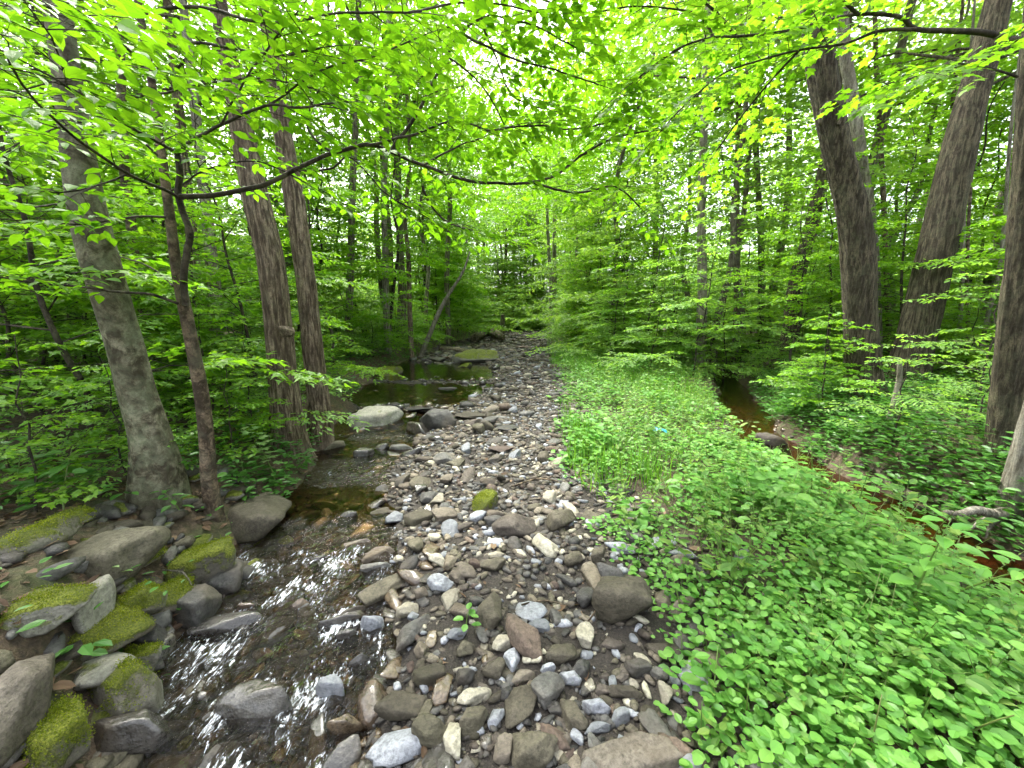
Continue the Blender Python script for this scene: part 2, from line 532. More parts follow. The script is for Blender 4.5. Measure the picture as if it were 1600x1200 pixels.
# ------------------------------------------------------------------ water
def water_mat(name, tint, foam_glints):
    m, nt, out = mat(name)
    tc = nt.nodes.new('ShaderNodeTexCoord')
    mp = nt.nodes.new('ShaderNodeMapping')
    mp.inputs['Rotation'].default_value = (0, 0, math.radians(-20))
    mp.inputs['Scale'].default_value = (1.0, 0.42, 1)
    nt.links.new(tc.outputs['Object'], mp.inputs[0])
    ra = nt.nodes.new('ShaderNodeAttribute'); ra.attribute_name = 'riffle'
    n1 = noise_n(nt, mp.outputs[0], 20, 3, 0.55)
    n2 = noise_n(nt, mp.outputs[0], 62, 5, 0.65)
    h = math_n(nt, 'ADD', n1.outputs[0], math_n(nt, 'MULTIPLY', n2.outputs[0], 0.6))
    st = math_n(nt, 'ADD', 0.06, math_n(nt, 'MULTIPLY', ra.outputs['Fac'], 0.9))
    b = nt.nodes.new('ShaderNodeBump')
    b.inputs['Distance'].default_value = 0.05
    nt.links.new(h, b.inputs['Height']); nt.links.new(st, b.inputs['Strength'])
    fr = nt.nodes.new('ShaderNodeFresnel'); fr.inputs['IOR'].default_value = 1.33
    nt.links.new(b.outputs[0], fr.inputs['Normal'])
    tr = nt.nodes.new('ShaderNodeBsdfTransparent'); tr.inputs['Color'].default_value = (*tint, 1)
    gl = nt.nodes.new('ShaderNodeBsdfGlossy'); gl.inputs['Roughness'].default_value = 0.04
    nt.links.new(b.outputs[0], gl.inputs['Normal'])
    mx = nt.nodes.new('ShaderNodeMixShader')
    nt.links.new(math_n(nt, 'MULTIPLY', fr.outputs[0], 1.35, clamp=True), mx.inputs[0])
    nt.links.new(tr.outputs[0], mx.inputs[1]); nt.links.new(gl.outputs[0], mx.inputs[2])
    last = mx
    if foam_glints:  # white streaks: a little foam, mostly bright reflections painted as diffuse colour
        mp2 = nt.nodes.new('ShaderNodeMapping')
        mp2.inputs['Rotation'].default_value = (0, 0, math.radians(-24))
        mp2.inputs['Scale'].default_value = (1.0, 0.3, 1)
        nt.links.new(tc.outputs['Object'], mp2.inputs[0])
        nf = noise_n(nt, mp2.outputs[0], 62, 7, 0.8)
        nf.inputs['Distortion'].default_value = 0.6
        ng = noise_n(nt, tc.outputs['Object'], 4.5, 3, 0.5)
        k = math_n(nt, 'ADD', nf.outputs[0], math_n(nt, 'MULTIPLY', math_n(nt, 'SUBTRACT', ng.outputs[0], 0.5), 0.55))
        k = math_n(nt, 'ADD', k, math_n(nt, 'MULTIPLY', math_n(nt, 'SUBTRACT', ra.outputs['Fac'], 1.0), 0.4))
        fm = ramp_n(nt, k, [(0.565, (0, 0, 0)), (0.63, (0.85, 0.85, 0.85))]).outputs[0]
        df = nt.nodes.new('ShaderNodeBsdfDiffuse'); df.inputs['Color'].default_value = (0.8, 0.84, 0.88, 1)
        mx2 = nt.nodes.new('ShaderNodeMixShader')
        nt.links.new(fm, mx2.inputs[0]); nt.links.new(mx.outputs[0], mx2.inputs[1]); nt.links.new(df.outputs[0], mx2.inputs[2])
        last = mx2
    nt.links.new(last.outputs[0], out.inputs['Surface'])
    return m

def riffle_at(x, y):
    r = (1 - sstep(2.3, 3.3, y)) * 0.95
    r = np.maximum(r, 0.75 * np.exp(-((y - 3.9) / 0.45) ** 2))
    r = np.maximum(r, 0.5 * np.exp(-((y - 5.1) / 0.35) ** 2))
    r = np.maximum(r, 0.3 * np.exp(-((y - 15) / 1.2) ** 2))
    return r

def water_level(y):
    return -0.035 - 0.05 * (1 - sstep(1.2, 2.6, y))

ys = graded(-3, 44, 0.035, 1.2, 0.5, 6.5)
us = np.linspace(0, 1, 80)
WY, WU = np.meshgrid(ys, us, indexing='ij')
xl, xw, xg, xc = edges(WY)
WX = (xl - 0.35) + WU * (xg + 0.1 - xl + 0.35)
Pw = np.stack([WX.ravel(), WY.ravel(), np.zeros(WX.size)], -1)
rf = riffle_at(WX.ravel(), WY.ravel())
WZ = water_level(WY.ravel()) + rf * (0.02 * fbm(Pw * np.array([9, 4.5, 1]), 51, 3) + 0.009 * fbm(Pw * np.array([30, 16, 1]), 53, 2))
Vw = Pw.copy(); Vw[:, 2] = WZ
a_, b_ = WX.shape
ii = (np.arange(a_ - 1)[:, None] * b_ + np.arange(b_ - 1)[None, :]).ravel()
me = np_mesh('creek_water', Vw, np.stack([ii, ii + 1, ii + b_ + 1, ii + b_], -1), water_mat('creek_water', (0.56, 0.45, 0.3), True))
attr(me, 'riffle', rf)
tag(link('creek_water', me), kind='structure')
ys = graded(-3, 30, 0.12, 1.2, 0, 8)
us = np.linspace(-1, 1, 12)
WY, WU = np.meshgrid(ys, us, indexing='ij')
xc = edges(WY)[3]
WX = xc + WU * 0.95
Vw = np.stack([WX.ravel(), WY.ravel(), np.full(WX.size, -0.09)], -1)
a_, b_ = WX.shape
ii = (np.arange(a_ - 1)[:, None] * b_ + np.arange(b_ - 1)[None, :]).ravel()
me = np_mesh('side_channel_water', Vw, np.stack([ii, ii + 1, ii + b_ + 1, ii + b_], -1), water_mat('side_channel_water', (0.55, 0.30, 0.16), False))
attr(me, 'riffle', np.full(len(Vw), 0.12))
tag(link('side_channel_water', me), kind='structure')

# ------------------------------------------------------------------ rocks
def ico(sub):
    import bmesh
    bm = bmesh.new()
    bmesh.ops.create_icosphere(bm, subdivisions=sub, radius=1)
    bm.verts.ensure_lookup_table()
    v = np.array([x.co[:] for x in bm.verts]); f = np.array([[q.index for q in x.verts] for x in bm.faces])
    bm.free()
    return v, f
ICO = {s: ico(s) for s in (1, 2, 3, 4)}

def rock_verts(rng, sub, nplanes=12, sharp=10, rough=0.03):
    v, f = ICO[sub]
    n = unit(rng.normal(size=(nplanes, 3)))
    n = np.vstack([n, [[0, 0, 1], [0, 0, -1]]])
    d = rng.uniform(0.72, 1.05, len(n))
    q = np.clip(v @ n.T, 0, None) / d
    r = (np.sum(q ** sharp, 1) + 0.25 ** sharp) ** (-1.0 / sharp)
    r = np.clip(r, 0.3, 1.5)
    o = v * r[:, None]
    if rough:
        o = o * (1 + rough * fbm(v * 2.3 + rng.uniform(0, 50, 3), int(rng.integers(1000)), 4)[:, None])
    o = o - (o.max(0) + o.min(0)) / 2
    o = o / (o.max(0) - o.min(0)) * 2          # fits a 2 x 2 x 2 box
    return o, f

rr = np.random.default_rng(11)
ROCKS_BIG = [np_mesh('boulder', *rock_verts(rr, 4, int(rr.integers(9, 17)), rr.uniform(22, 50), 0.055)) for _ in range(10)]
ROCKS_SHARP = [np_mesh('slab', *rock_verts(rr, 4, int(rr.integers(7, 11)), rr.uniform(45, 90), 0.05)) for _ in range(6)]
ROCKS = [np_mesh('stone', *rock_verts(rr, 3, int(rr.integers(8, 15)), rr.uniform(20, 55), 0.055)) for _ in range(16)]
for me in ROCKS_BIG + ROCKS_SHARP + ROCKS:
    me.materials.append(STONE['grey'])

PLACED = []     # (x, y, r) footprints of stones

def put_rock(mesh, p, dims, yaw, cls, name, label, cat, group, tilt=(0, 0), sink=0.3):
    o = link(name, mesh)
    o.material_slots[0].link = 'OBJECT'
    o.material_slots[0].material = STONE[cls]
    o.scale = (dims[0] / 2, dims[1] / 2, dims[2] / 2)
    o.rotation_euler = (tilt[0], tilt[1], yaw)
    o.location = (p[0], p[1], p[2] + dims[2] * (0.5 - sink))
    tag(o, label, cat, group)
    PLACED.append((p[0], p[1], max(dims[0], dims[1]) / 2))
    return o

# u, v, length px, width px, screen angle (deg, + = right end lower), colour, height/width, label, sharp?
H = [
 (971, 957, 96, 82, 0, 'olive', .85, 'big squarish brown boulder standing on the gravel bar near the green plants', 0),
 (985, 1200, 150, 90, 0, 'brown', .5, 'large rounded tan boulder cut by the bottom edge of the picture', 0),
 (831, 1182, 84, 70, 0, 'olive', .7, 'rounded olive boulder at the bottom edge left of the large tan boulder', 0),
 (821, 1004, 96, 42, 45, 'rust', .9, 'long rusty-brown stone lying diagonally in the middle of the gravel', 0),
 (865, 1153, 74, 32, 42, 'rust', .5, 'flat pinkish slab lying diagonally above the bottom boulders', 0),
 (630, 1112, 84, 52, 0, 'olive', .6, 'broad olive-tan stone at the water edge in the foreground', 0),
 (674, 1160, 62, 62, 0, 'olive', .8, 'tall dark olive stone below the broad olive-tan stone', 0),
 (672, 1063, 54, 38, 0, 'olive', .7, 'blocky olive stone at the edge of the running water', 0),
 (739, 1090, 52, 34, -10, 'cream', .6, 'bright cream wedge-shaped stone in the foreground gravel', 1),
 (740, 1137, 42, 52, 0, 'olive', .8, 'oval olive-tan stone under the bright cream wedge', 0),
 (707, 1160, 64, 34, 60, 'cream', .8, 'pale cream pointed stone standing on end near the bottom edge', 1),
 (786, 1174, 52, 30, -65, 'tan', .8, 'tan upright stone left of the bottom olive boulder', 0),
 (774, 1125, 42, 22, -60, 'blue', .8, 'narrow blue-grey stone upright in the foreground', 1),
 (931, 1112, 44, 36, 0, 'blue', .8, 'largest blue-grey angular cobble above the large tan boulder', 1),
 (933, 1141, 42, 22, -8, 'blue', .6, 'flat blue-grey stone touching the large tan boulder', 1),
 (970, 1125, 30, 34, 0, 'blue', .8, 'pale grey upright cobble beside the blue-grey pair', 1),
 (896, 1126, 66, 36, 75, 'olive', .8, 'long dark olive stone standing beside the blue-grey cobbles', 0),
 (856, 1077, 64, 40, -40, 'grey', .7, 'mottled grey angular stone leaning in the lower gravel', 1),
 (817, 1060, 38, 24, -10, 'tan', .6, 'tan stone wedged below the long rusty stone', 1),
 (800, 1035, 44, 24, -60, 'blue', .8, 'light blue-grey stone leaning against the long rusty stone', 1),
 (786, 1009, 34, 32, 0, 'cream', .7, 'cream triangular stone left of the long rusty stone', 1),
 (772, 1056, 36, 38, 0, 'olive', .8, 'round olive cobble below the cream triangular stone', 0),
 (726, 1063, 32, 30, 0, 'dark', .8, 'round dark cobble in the foreground gravel', 0),
 (726, 1021, 26, 34, 0, 'olive', .8, 'small olive egg-shaped stone above the round dark cobble', 0),
 (768, 962, 64, 38, -65, 'olive', .8, 'tall olive-brown stone beside the small broad-leaved plant', 0),
 (877, 1028, 48, 38, 0, 'olive', .7, 'rounded olive stone right of the long rusty stone', 0),
 (908, 1050, 42, 36, 40, 'dark', .7, 'dark olive cobble in the middle foreground gravel', 0),
 (891, 1062, 34, 32, 0, 'blue', .7, 'blue-grey broken cobble under the dark olive cobble', 1),
 (856, 1048, 24, 19, 0, 'blue', .8, 'small light blue stone under the long rusty stone', 1),
 (914, 997, 44, 30, -75, 'cream', .8, 'jagged cream-tan stone beside the big squarish boulder', 1),
 (842, 980, 34, 32, 30, 'blue', .5, 'light blue-grey slab behind the long rusty stone', 1),
 (646, 993, 68, 36, -35, 'grey', .6, 'long grey stone lying diagonally beside the stream', 0),
 (604, 929, 88, 36, -28, 'olive', .4, 'long flat olive slab dipping into the stream', 1),
 (688, 915, 42, 32, 0, 'blue', .7, 'round blue-grey cobble on the middle gravel', 0),
 (704, 938, 50, 22, -45, 'cream', .8, 'cream stone standing aslant below the blue-grey cobble', 1),
 (637, 960, 34, 30, 0, 'cream', .7, 'cream-tan blocky cobble near the stream edge', 0),
 (658, 929, 24, 24, 0, 'tan', .8, 'small tan cobble left of the blue-grey cobble', 0),
 (581, 990, 34, 30, 0, 'blue', .7, 'whitish blue cobble at the stream edge', 0),
 (543, 1011, 32, 22, 0, 'wet', .7, 'small black wet pebble at the stream edge', 0),
 (544, 981, 60, 30, -25, 'brown', .6, 'brown-grey stone half in the shallow stream', 0),
 (658, 1018, 32, 22, 70, 'tan', .8, 'tan upright cobble below the long grey stone', 0),
 (714, 992, 32, 22, 0, 'blue', .7, 'pale notched stone under the small broad-leaved plant', 1),
 (592, 875, 50, 27, -8, 'tan', .5, 'flat tan stone on the gravel beside the stream', 1),
 (588, 896, 48, 20, -5, 'grey', .5, 'flat grey stone under the flat tan stone', 1),
 (558, 866, 48, 19, -8, 'tan', .5, 'low tan stone at the shallow edge of the stream', 1),
 (805, 826, 70, 44, -8, 'brown', .7, 'large rounded brown-grey stone on the middle of the bar', 0),
 (758, 798, 44, 42, -20, 'mossy', .8, 'stone with bright green moss on the middle of the gravel bar', 1),
 (877, 820, 44, 38, -20, 'olive', .7, 'brown-olive stone at the foot of the leafy plants', 0),
 (695, 806, 38, 26, -15, 'tan', .6, 'tan angular stone left of the mossy stone', 1),
 (653, 813, 44, 28, -10, 'olive', .6, 'dark olive stone at the edge of the shallow water', 0),
 (616, 812, 26, 24, 0, 'blue', .6, 'bluish wet stone in the shallow edge', 0),
 (772, 848, 34, 19, 10, 'blue', .5, 'pale bluish slab below the mossy stone', 1),
 (772, 866, 32, 16, -8, 'cream', .6, 'cream flat pebble under the pale bluish slab', 1),
 (767, 884, 44, 24, 8, 'olive', .6, 'dark olive flat stone under the cream flat pebble', 0),
 (683, 880, 25, 24, 30, 'cream', .7, 'cream pebble beside a tan one on the middle gravel', 0),
 (702, 882, 22, 28, 0, 'tan', .7, 'tan pebble right of the cream pebble', 0),
 (714, 907, 26, 24, 0, 'tan', .8, 'tan cobble right of the round blue-grey cobble', 0),
 (566, 1051, 48, 27, -10, 'wet', .6, 'dark wet oval stone in the stream edge', 0),
 (996, 1046, 40, 30, 0, 'dark', .7, 'dark cobble below the big squarish boulder', 0),
 (978, 1084, 54, 30, 0, 'olive', .6, 'dark olive angular stone above the pale grey cobble', 1),
 (959, 1010, 34, 24, -10, 'brown', .6, 'brown flat stone at the foot of the big squarish boulder', 1),
 (1041, 1088, 42, 20, 80, 'cream', .8, 'narrow cream stone upright near the green plants', 1),
 (1031, 1053, 30, 24, 0, 'grey', .7, 'grey-tan oval pebble near the green plants', 0),
 (1066, 1011, 32, 34, -40, 'dark', .7, 'dark leaning stone beside the green plants', 0),
 (1068, 955, 44, 36, -20, 'tan', .7, 'tan stone half under the green leaves right of the big boulder', 1),
 (1036, 946, 38, 36, 30, 'tan', .7, 'light tan stone touching the big squarish boulder', 1),
 (971, 912, 32, 20, 0, 'blue', .6, 'pale blue stone behind the big squarish boulder', 1),
 (935, 868, 26, 24, 0, 'olive', .7, 'small olive stone at the plants edge above the big boulder', 0),
 (541, 1149, 56, 34, -8, 'wetbrown', .6, 'wet dark brown boulder in the foreground stream', 0),
 (586, 669, 70, 40, 0, 'lichen', .75, 'large pale grey boulder at the left edge of the middle stream', 0),
 (650, 682, 38, 28, 20, 'wet', .8, 'dark wet stone right of the large pale boulder', 1),
 (683, 669, 38, 42, -50, 'dark', .9, 'grey upright stone beside the dark wet stone', 1),
 (744, 651, 68, 20, 0, 'olive', .4, 'long flat dark slab resting across the far gravel', 1),
 (781, 702, 36, 15, 5, 'rust', .5, 'flat orange-tan stone on the far gravel', 0),
 (695, 719, 36, 24, -15, 'grey', .7, 'grey rounded stone beside the small pool', 0),
 (621, 711, 44, 19, 5, 'grey', .6, 'grey-tan low stone in the middle of the stream', 0),
 (593, 709, 26, 16, 0, 'wet', .7, 'dark stone behind the grey-tan low stone', 0),
 (567, 722, 28, 24, 0, 'wet', .7, 'dark wet stone splashed by the middle riffle', 0),
 (658, 758, 36, 24, -12, 'olive', .6, 'olive-tan stone at the pool outlet', 0),
 (670, 779, 33, 22, -5, 'grey', .6, 'light grey stone under the olive-tan one', 0),
 (742, 567, 72, 24, 0, 'moss', .9, 'long moss-topped boulder far up the stream', 0),
 (725, 577, 22, 12, 0, 'mossy', .6, 'small mossy stone in front of the far mossy boulder', 0),
 (607, 590, 32, 20, 0, 'mossy', .9, 'mossy rounded stone on the left bank of the far pool', 0),
 (681, 563, 28, 12, 0, 'dark', .5, 'dark low stone under the bank by the far pool', 0),
 (793, 672, 26, 16, -20, 'dark', .6, 'dark blue-grey stone right of the long flat slab', 1),
 (728, 704, 15, 22, 0, 'blue', .8, 'small whitish stone by the little pool', 0),
 (516, 708, 42, 24, -5, 'olive', .6, 'tan-olive stone at the roots of the twin trunks', 1),
 # left bank pile
 (60, 962, 120, 62, -4, 'moss', .6, 'long pale stone with a mossy top at the left edge', 1),
 (140, 957, 64, 64, -20, 'lichen', .8, 'pale grey angular block right of the mossy-topped stone', 1),
 (172, 890, 96, 72, 0, 'olive', .75, 'large dome-shaped tan boulder on the left bank', 0),
 (315, 905, 72, 66, 0, 'mossy', .85, 'bright green moss-covered boulder beside the stream', 1),
 (357, 920, 40, 48, 0, 'dark', .8, 'dark stone right of the bright green mossy boulder', 1),
 (217, 950, 74, 52, -20, 'mossy', .7, 'mossy stone in the left pile below the dome-shaped boulder', 1),
 (266, 945, 48, 58, 0, 'mossy', .8, 'mossy stone in the left pile nearest the bright mossy boulder', 0),
 (168, 1000, 118, 66, -12, 'mossy', .6, 'wide dark-mossed boulder in the middle of the left pile', 0),
 (150, 1068, 116, 62, -25, 'lichen', .5, 'pale flat angular slab lying on the left pile', 1),
 (195, 1118, 100, 100, -30, 'moss', .7, 'large stone with moss under the pale flat slab', 1),
 (217, 1052, 60, 44, 0, 'moss', .7, 'half-mossy stone right of the pale flat slab', 1),
 (231, 1008, 48, 48, -30, 'dark', .7, 'dark stone at the water side of the left pile', 0),
 (297, 960, 58, 62, -35, 'dark', .7, 'dark sloping stone under the mossy boulders by the water', 1),
 (85, 1168, 96, 84, -30, 'mossy', .7, 'dark mossy boulder at the bottom of the left pile', 0),
 (200, 1176, 120, 66, -12, 'wet', .6, 'dark wet blue-black slab at the bottom left water edge', 1),
 (18, 1120, 120, 170, -20, 'brown', .8, 'huge grey-brown boulder in the bottom left corner', 0),
 (402, 824, 96, 82, -35, 'olive', .6, 'big olive dome boulder leaning on the bank below the slim trunk', 0),
 (52, 850, 52, 72, 0, 'moss', .8, 'upright mossy boulder at the far left of the bank', 0),
 (108, 816, 62, 38, 0, 'moss', .6, 'low mossy boulder behind the upright one at left', 0),
 (227, 870, 46, 34, 0, 'mossy', .7, 'dark mossy stone behind the dome-shaped boulder', 0),
 (357, 997, 100, 36, -12, 'wet', .35, 'flat dark wet slab in the middle of the rapids', 1),
 (397, 1130, 68, 98, -70, 'wet', .6, 'big dark wet boulder breaking the foreground rapids', 1),
 (540, 822, 32, 20, 0, 'wet', .7, 'dark stone in the water above the rapids', 0),
 (495, 892, 32, 17, -20, 'wet', .6, 'small dark slab in the stream centre', 1),
 (535, 985, 76, 30, -15, 'wet', .5, 'long wet stone at the right side of the rapids', 0),
 (518, 1098, 40, 42, 20, 'blue', .6, 'striped pale wet stone in the foreground rapids', 1),
 (252, 1032, 44, 36, -30, 'wet', .6, 'black wet stone under the left pile', 1),
 (385, 966, 28, 16, 0, 'wetbrown', .5, 'small wet tan slab in the rapids', 1),
 (470, 960, 40, 22, -15, 'wetbrown', .5, 'wet brown stone under the rapids surface', 0),
 (1205, 703, 56, 34, 0, 'brown', .7, 'brown boulder at the dark side channel', 0),
 (1160, 870, 30, 20, -30, 'blue', .5, 'blue-grey slab among the green plants', 1),
 (1145, 850, 36, 22, -15, 'brown', .5, 'brown flat stone by the patch of dead leaves', 1),
 (1560, 925, 70, 26, 8, 'dark', .4, 'flat dark grey slab in the right side channel', 1),
 (700, 612, 30, 9, 0, 'dark', .5, 'low dark stone row between the two pools', 0),
 (655, 640, 40, 11, 5, 'dark', .4, 'dark flat stone across the middle pool', 0),
 (765, 540, 22, 8, 0, 'rust', .5, 'tan stone far up the creek bed', 0),
 (820, 543, 22, 8, 0, 'rust', .5, 'flat reddish stone far up the creek bed by the bushes', 0),
]
LAND = []
hr = np.random.default_rng(5)
for (u, v, L, W, ang, cls, k, label, sharp) in H:
    c0 = ground_hit(u, v, 0.02)
    dep = depth_of(c0)
    ca, sa = math.cos(math.radians(ang)), math.sin(math.radians(ang))
    z0 = c0[2]
    def g(uu, vv):
        d = ray(uu, vv)
        return CAMP + d * ((z0 - CAM_H) / min(d[2], -0.02))
    e1, e2 = g(u - ca * L / 2, v - sa * L / 2), g(u + ca * L / 2, v + sa * L / 2)
    e3, e4 = g(u - sa * W / 2, v + ca * W / 2), g(u + sa * W / 2, v - ca * W / 2)
    lx = np.linalg.norm(e2 - e1); wx = np.linalg.norm(e4 - e3)
    base = min(L, W) / F * dep
    hz = k * base + max(0.0, min(0.09, -0.04 - th(c0[0], c0[1])))
    # the stone's own height fills part of the apparent width
    el = abs(math.atan2(CAM_H - z0, math.hypot(c0[0], c0[1])))
    fill = hz * 0.6 / math.tan(el)
    if abs(sa) < 0.6:
        wx = min(max(wx - fill, base * 0.55), base * 2.2)
    else:
        lx = min(max(lx - fill, base * 0.7), L / F * dep * 1.8)
        wx = min(wx, base * 1.6)
    lx = min(lx, L / F * dep * 1.8)
    yaw = math.atan2(e2[1] - e1[1], e2[0] - e1[0])
    pool = ROCKS_SHARP if sharp else ROCKS_BIG
    me = pool[int(hr.integers(len(pool)))]
    p = np.array([c0[0], c0[1], th(c0[0], c0[1])])
    back = 0.22 * fill
    p[1] += back * 0.6
    nm = 'boulder' if L > 60 and v > 640 else 'stone'
    gs = (1.0 if u < 60 else 1.24) if u < 380 and v > 840 else 1.04
    put_rock(me, p, (lx * gs, wx * gs, hz * (gs - .02)), yaw, cls, nm, label, nm, None, (hr.uniform(-.15, .15), hr.uniform(-.15, .15)), 0.22)
    LAND.append((p[0], p[1], label))

mm = np.random.default_rng(3)
M['moss_tuft'] = leaf_mat('moss_tuft', (0.07, 0.10, 0.008), (0.15, 0.19, 0.014), (0.27, 0.30, 0.035), 0.3, 0.8, 0.1)
def add_moss(o, amount, n_max=6000):
    me_ = o.data
    co = np.zeros(len(me_.vertices) * 3); me_.vertices.foreach_get('co', co); co = co.reshape(-1, 3)
    nn = np.zeros(len(me_.vertices) * 3); me_.vertices.foreach_get('normal', nn); nn = nn.reshape(-1, 3)
    scl = np.array(o.scale)
    nn = unit(nn / scl)
    R = np.array(o.rotation_euler.to_matrix())
    wz = (nn @ R.T)[:, 2]
    k = 0.55 * wz + 0.5 * fbm(co * scl * 14 + np.array(o.location), 9, 3) + amount - .5
    idx = np.where(k > .32)[0]
    if len(idx) == 0: return
    pick = mm.choice(idx, n_max)
    up_l = unit((np.array([0, 0, 1.0]) @ R))
    P = co[pick] * scl + mm.normal(0, .008, (n_max, 3))
    D = unit(nn[pick] + .4 * up_l + mm.normal(0, .55, (n_max, 3)))
    s_ = mm.uniform(.003, .008, n_max)
    Sd = unit(np.cross(D, mm.normal(size=(n_max, 3)))) * (s_ * .42)[:, None]
    P = P - nn[pick] * .004
    Vm = np.stack([P - Sd, P + Sd, P + D * s_[:, None]], 1).reshape(-1, 3) / scl
    c_ = link('moss', np_mesh('moss', Vm, np.arange(n_max * 3).reshape(-1, 3), M['moss_tuft'], smooth=False), o)
    tag(c_, kind='stuff')
for o in [q for q in COL.objects if q.get('category') in ('boulder', 'stone')]:
    mn = o.material_slots[0].material.name
    if mn == 'stone_mossy': add_moss(o, .62)
    elif mn == 'stone_moss': add_moss(o, .42, 4000)

SHORT = [(971, 957, 'the big squarish boulder'), (989, 1170, 'the large tan boulder'), (821, 1004, 'the long rusty stone'), (758, 798, 'the mossy stone'),
         (805, 825, 'the large brown stone'), (730, 965, 'the small broad-leaved plant'), (744, 650, 'the long flat slab'), (586, 669, 'the large pale boulder'),
         (315, 905, 'the bright green mossy boulder'), (397, 1130, 'the dark boulder in the rapids'), (630, 1112, 'the broad olive-tan stone'), (690, 915, 'the round blue-grey cobble'),
         (604, 929, 'the long flat olive slab'), (742, 566, 'the far mossy boulder'), (740, 1090, 'the cream wedge stone'), (592, 875, 'the flat tan stone'),
         (931, 1112, 'the blue-grey angular cobble'), (877, 820, 'the leafy plants of the bar'), (168, 1000, 'the left stone pile'), (402, 824, 'the olive dome boulder')]
# ordinary cobbles of the bar, scattered one by one
cr = np.random.default_rng(23)
classes = ['grey', 'blue', 'tan', 'cream', 'olive', 'brown', 'rust', 'dark']
prob = np.array([.2, .09, .15, .07, .2, .18, .05, .15]); prob /= prob.sum()
CAND = []
tries = 0
PA = np.zeros((4000, 3)); PN = len(PLACED); PA[:PN] = np.array(PLACED)
while len(CAND) < 2300 and tries < 50000:
    tries += 1
    y = 0.95 + 18 * cr.random() ** 2.2
    xl, xw, xg, xc = [float(e) for e in edges(y)]
    x = cr.uniform(xw - 0.55, xg + 0.35) if cr.random() < .78 else cr.uniform(xl + .1, xw)
    s = (0.045 + 0.13 * cr.random() ** 3.0) * (1 + 0.03 * y)
    if y > 5: s *= 1.25
    if np.any((PA[:PN, 0] - x) ** 2 + (PA[:PN, 1] - y) ** 2 < (0.56 * (PA[:PN, 2] + s / 2)) ** 2):
        continue
    u, v, d = project(np.array([[x, y, 0.02]]))
    CAND.append((float(s / d[0]), x, y, s, float(u[0]), float(v[0])))
    PA[PN] = (x, y, s / 2); PN += 1
CAND.sort(reverse=True)
SHAPES = [('flat', (1.3, .85, .32)), ('long', (1.6, .68, .45)), ('rounded', (1.05, .85, .56)), ('angular', (1.2, .85, .48))]
REST = []
LIKE = {}
for i, (pxs, x, y, s, u, v) in enumerate(CAND):
    xw = float(edges(y)[1])
    cls = classes[int(cr.choice(8, p=prob))]
    if x < xw + 0.05 or (x < xw + .45 and cr.random() < .5): cls = ('wet', 'wetbrown', 'dark', 'wet')[int(cr.integers(4))]
    sh, dm = SHAPES[int(cr.integers(4))]
    if i < 290:
        du = [(abs(u - a) + abs(v - b), a, b, t) for a, b, t in SHORT]
        _, a, b, t = min(du)
        rel = ('left of' if u < a else 'right of') if abs(u - a) > abs(v - b) else ('behind' if v < b else 'in front of')
        label = f"{'small ' if s < .075 else ''}{sh} {CWORD[cls]} cobble {rel} {t}"
        mesh = ROCKS[int(cr.integers(16))] if sh != 'angular' else ROCKS_SHARP[int(cr.integers(6))]
        ob = put_rock(mesh, (x, y, th(x, y)), (s * dm[0], s * dm[1], s * dm[2]), cr.uniform(0, 6.28), cls, 'cobble', label, 'stone', 'loose cobbles of the gravel bar',
                 (cr.normal() * .25, cr.normal() * .25), 0.2)
        LIKE.setdefault(label, []).append((y, ob))
    else:
        REST.append((x, y, s, cls, dm))
NTH = ['nearest', 'second nearest', 'third nearest', 'fourth nearest', 'fifth nearest', 'sixth nearest', 'seventh nearest', 'eighth nearest', 'ninth nearest', 'tenth nearest']
for lab, l in LIKE.items():
    if len(l) > 1:
        for k, (y, ob) in enumerate(sorted(l, key=lambda q: q[0])):
            ob['label'] = f'{lab}, {NTH[min(k, 9)]}'
# gravel: the remaining cobbles and the pebbles between them
mats = [STONE[k] for k in classes] + [STONE['wet'], STONE['wetbrown'], STONE['moss']]
keys = classes + ['wet', 'wetbrown', 'moss']
Vs, Fs, Ms, off = [], [], [], 0
PV = [rock_verts(rr, 1, 9, 14, 0) for _ in range(10)]
PV2 = [rock_verts(rr, 2, 9, 26, 0.03) for _ in range(10)]
PEB = []
n_p = 13000
yy = 0.85 + 19 * cr.random(n_p) ** 2.1
for y in yy:
    xl, xw, xg, xc = [float(e) for e in edges(y)]
    q = cr.random()
    x = cr.uniform(xw - 0.35, xg + 0.5) if q < .8 else cr.uniform(xl - 0.1, xw)
    s = (0.012 + 0.04 * cr.random() ** 1.7) * (1 + 0.07 * y)
    cls = classes[int(cr.choice(8, p=prob))]
    if x < xw: cls = ('wet', 'wetbrown', 'wetbrown', 'dark')[int(cr.integers(4))]
    PEB.append((x, y, s, cls, SHAPES[int(cr.integers(4))][1]))
for _ in range(5000):                          # fine gravel filling the middle of the bar
    y = cr.uniform(2.2, 9); xl, xw, xg, xc = [float(e) for e in edges(y)]
    PEB.append((cr.uniform(xw - .15, xg + .3), y, cr.uniform(.025, .07), classes[int(cr.choice(8, p=prob))], SHAPES[int(cr.integers(4))][1]))
for _ in range(1500):                          # coarse stones of the far creek bed
    y = cr.uniform(13, 41); xl, xw, xg, xc = [float(e) for e in edges(y)]
    PEB.append((cr.uniform(xl, xg + .3), y, cr.uniform(.1, .34), ('grey', 'brown', 'dark', 'tan', 'olive')[int(cr.integers(5))], SHAPES[int(cr.integers(4))][1]))
for _ in range(260):                           # loose stones of the left pile
    y = cr.uniform(.9, 3.2); xl = float(edges(y)[0])
    PEB.append((xl + cr.uniform(-.9, .15), y, cr.uniform(.05, .16), ('moss', 'dark', 'olive', 'grey')[int(cr.integers(4))], SHAPES[int(cr.integers(4))][1]))
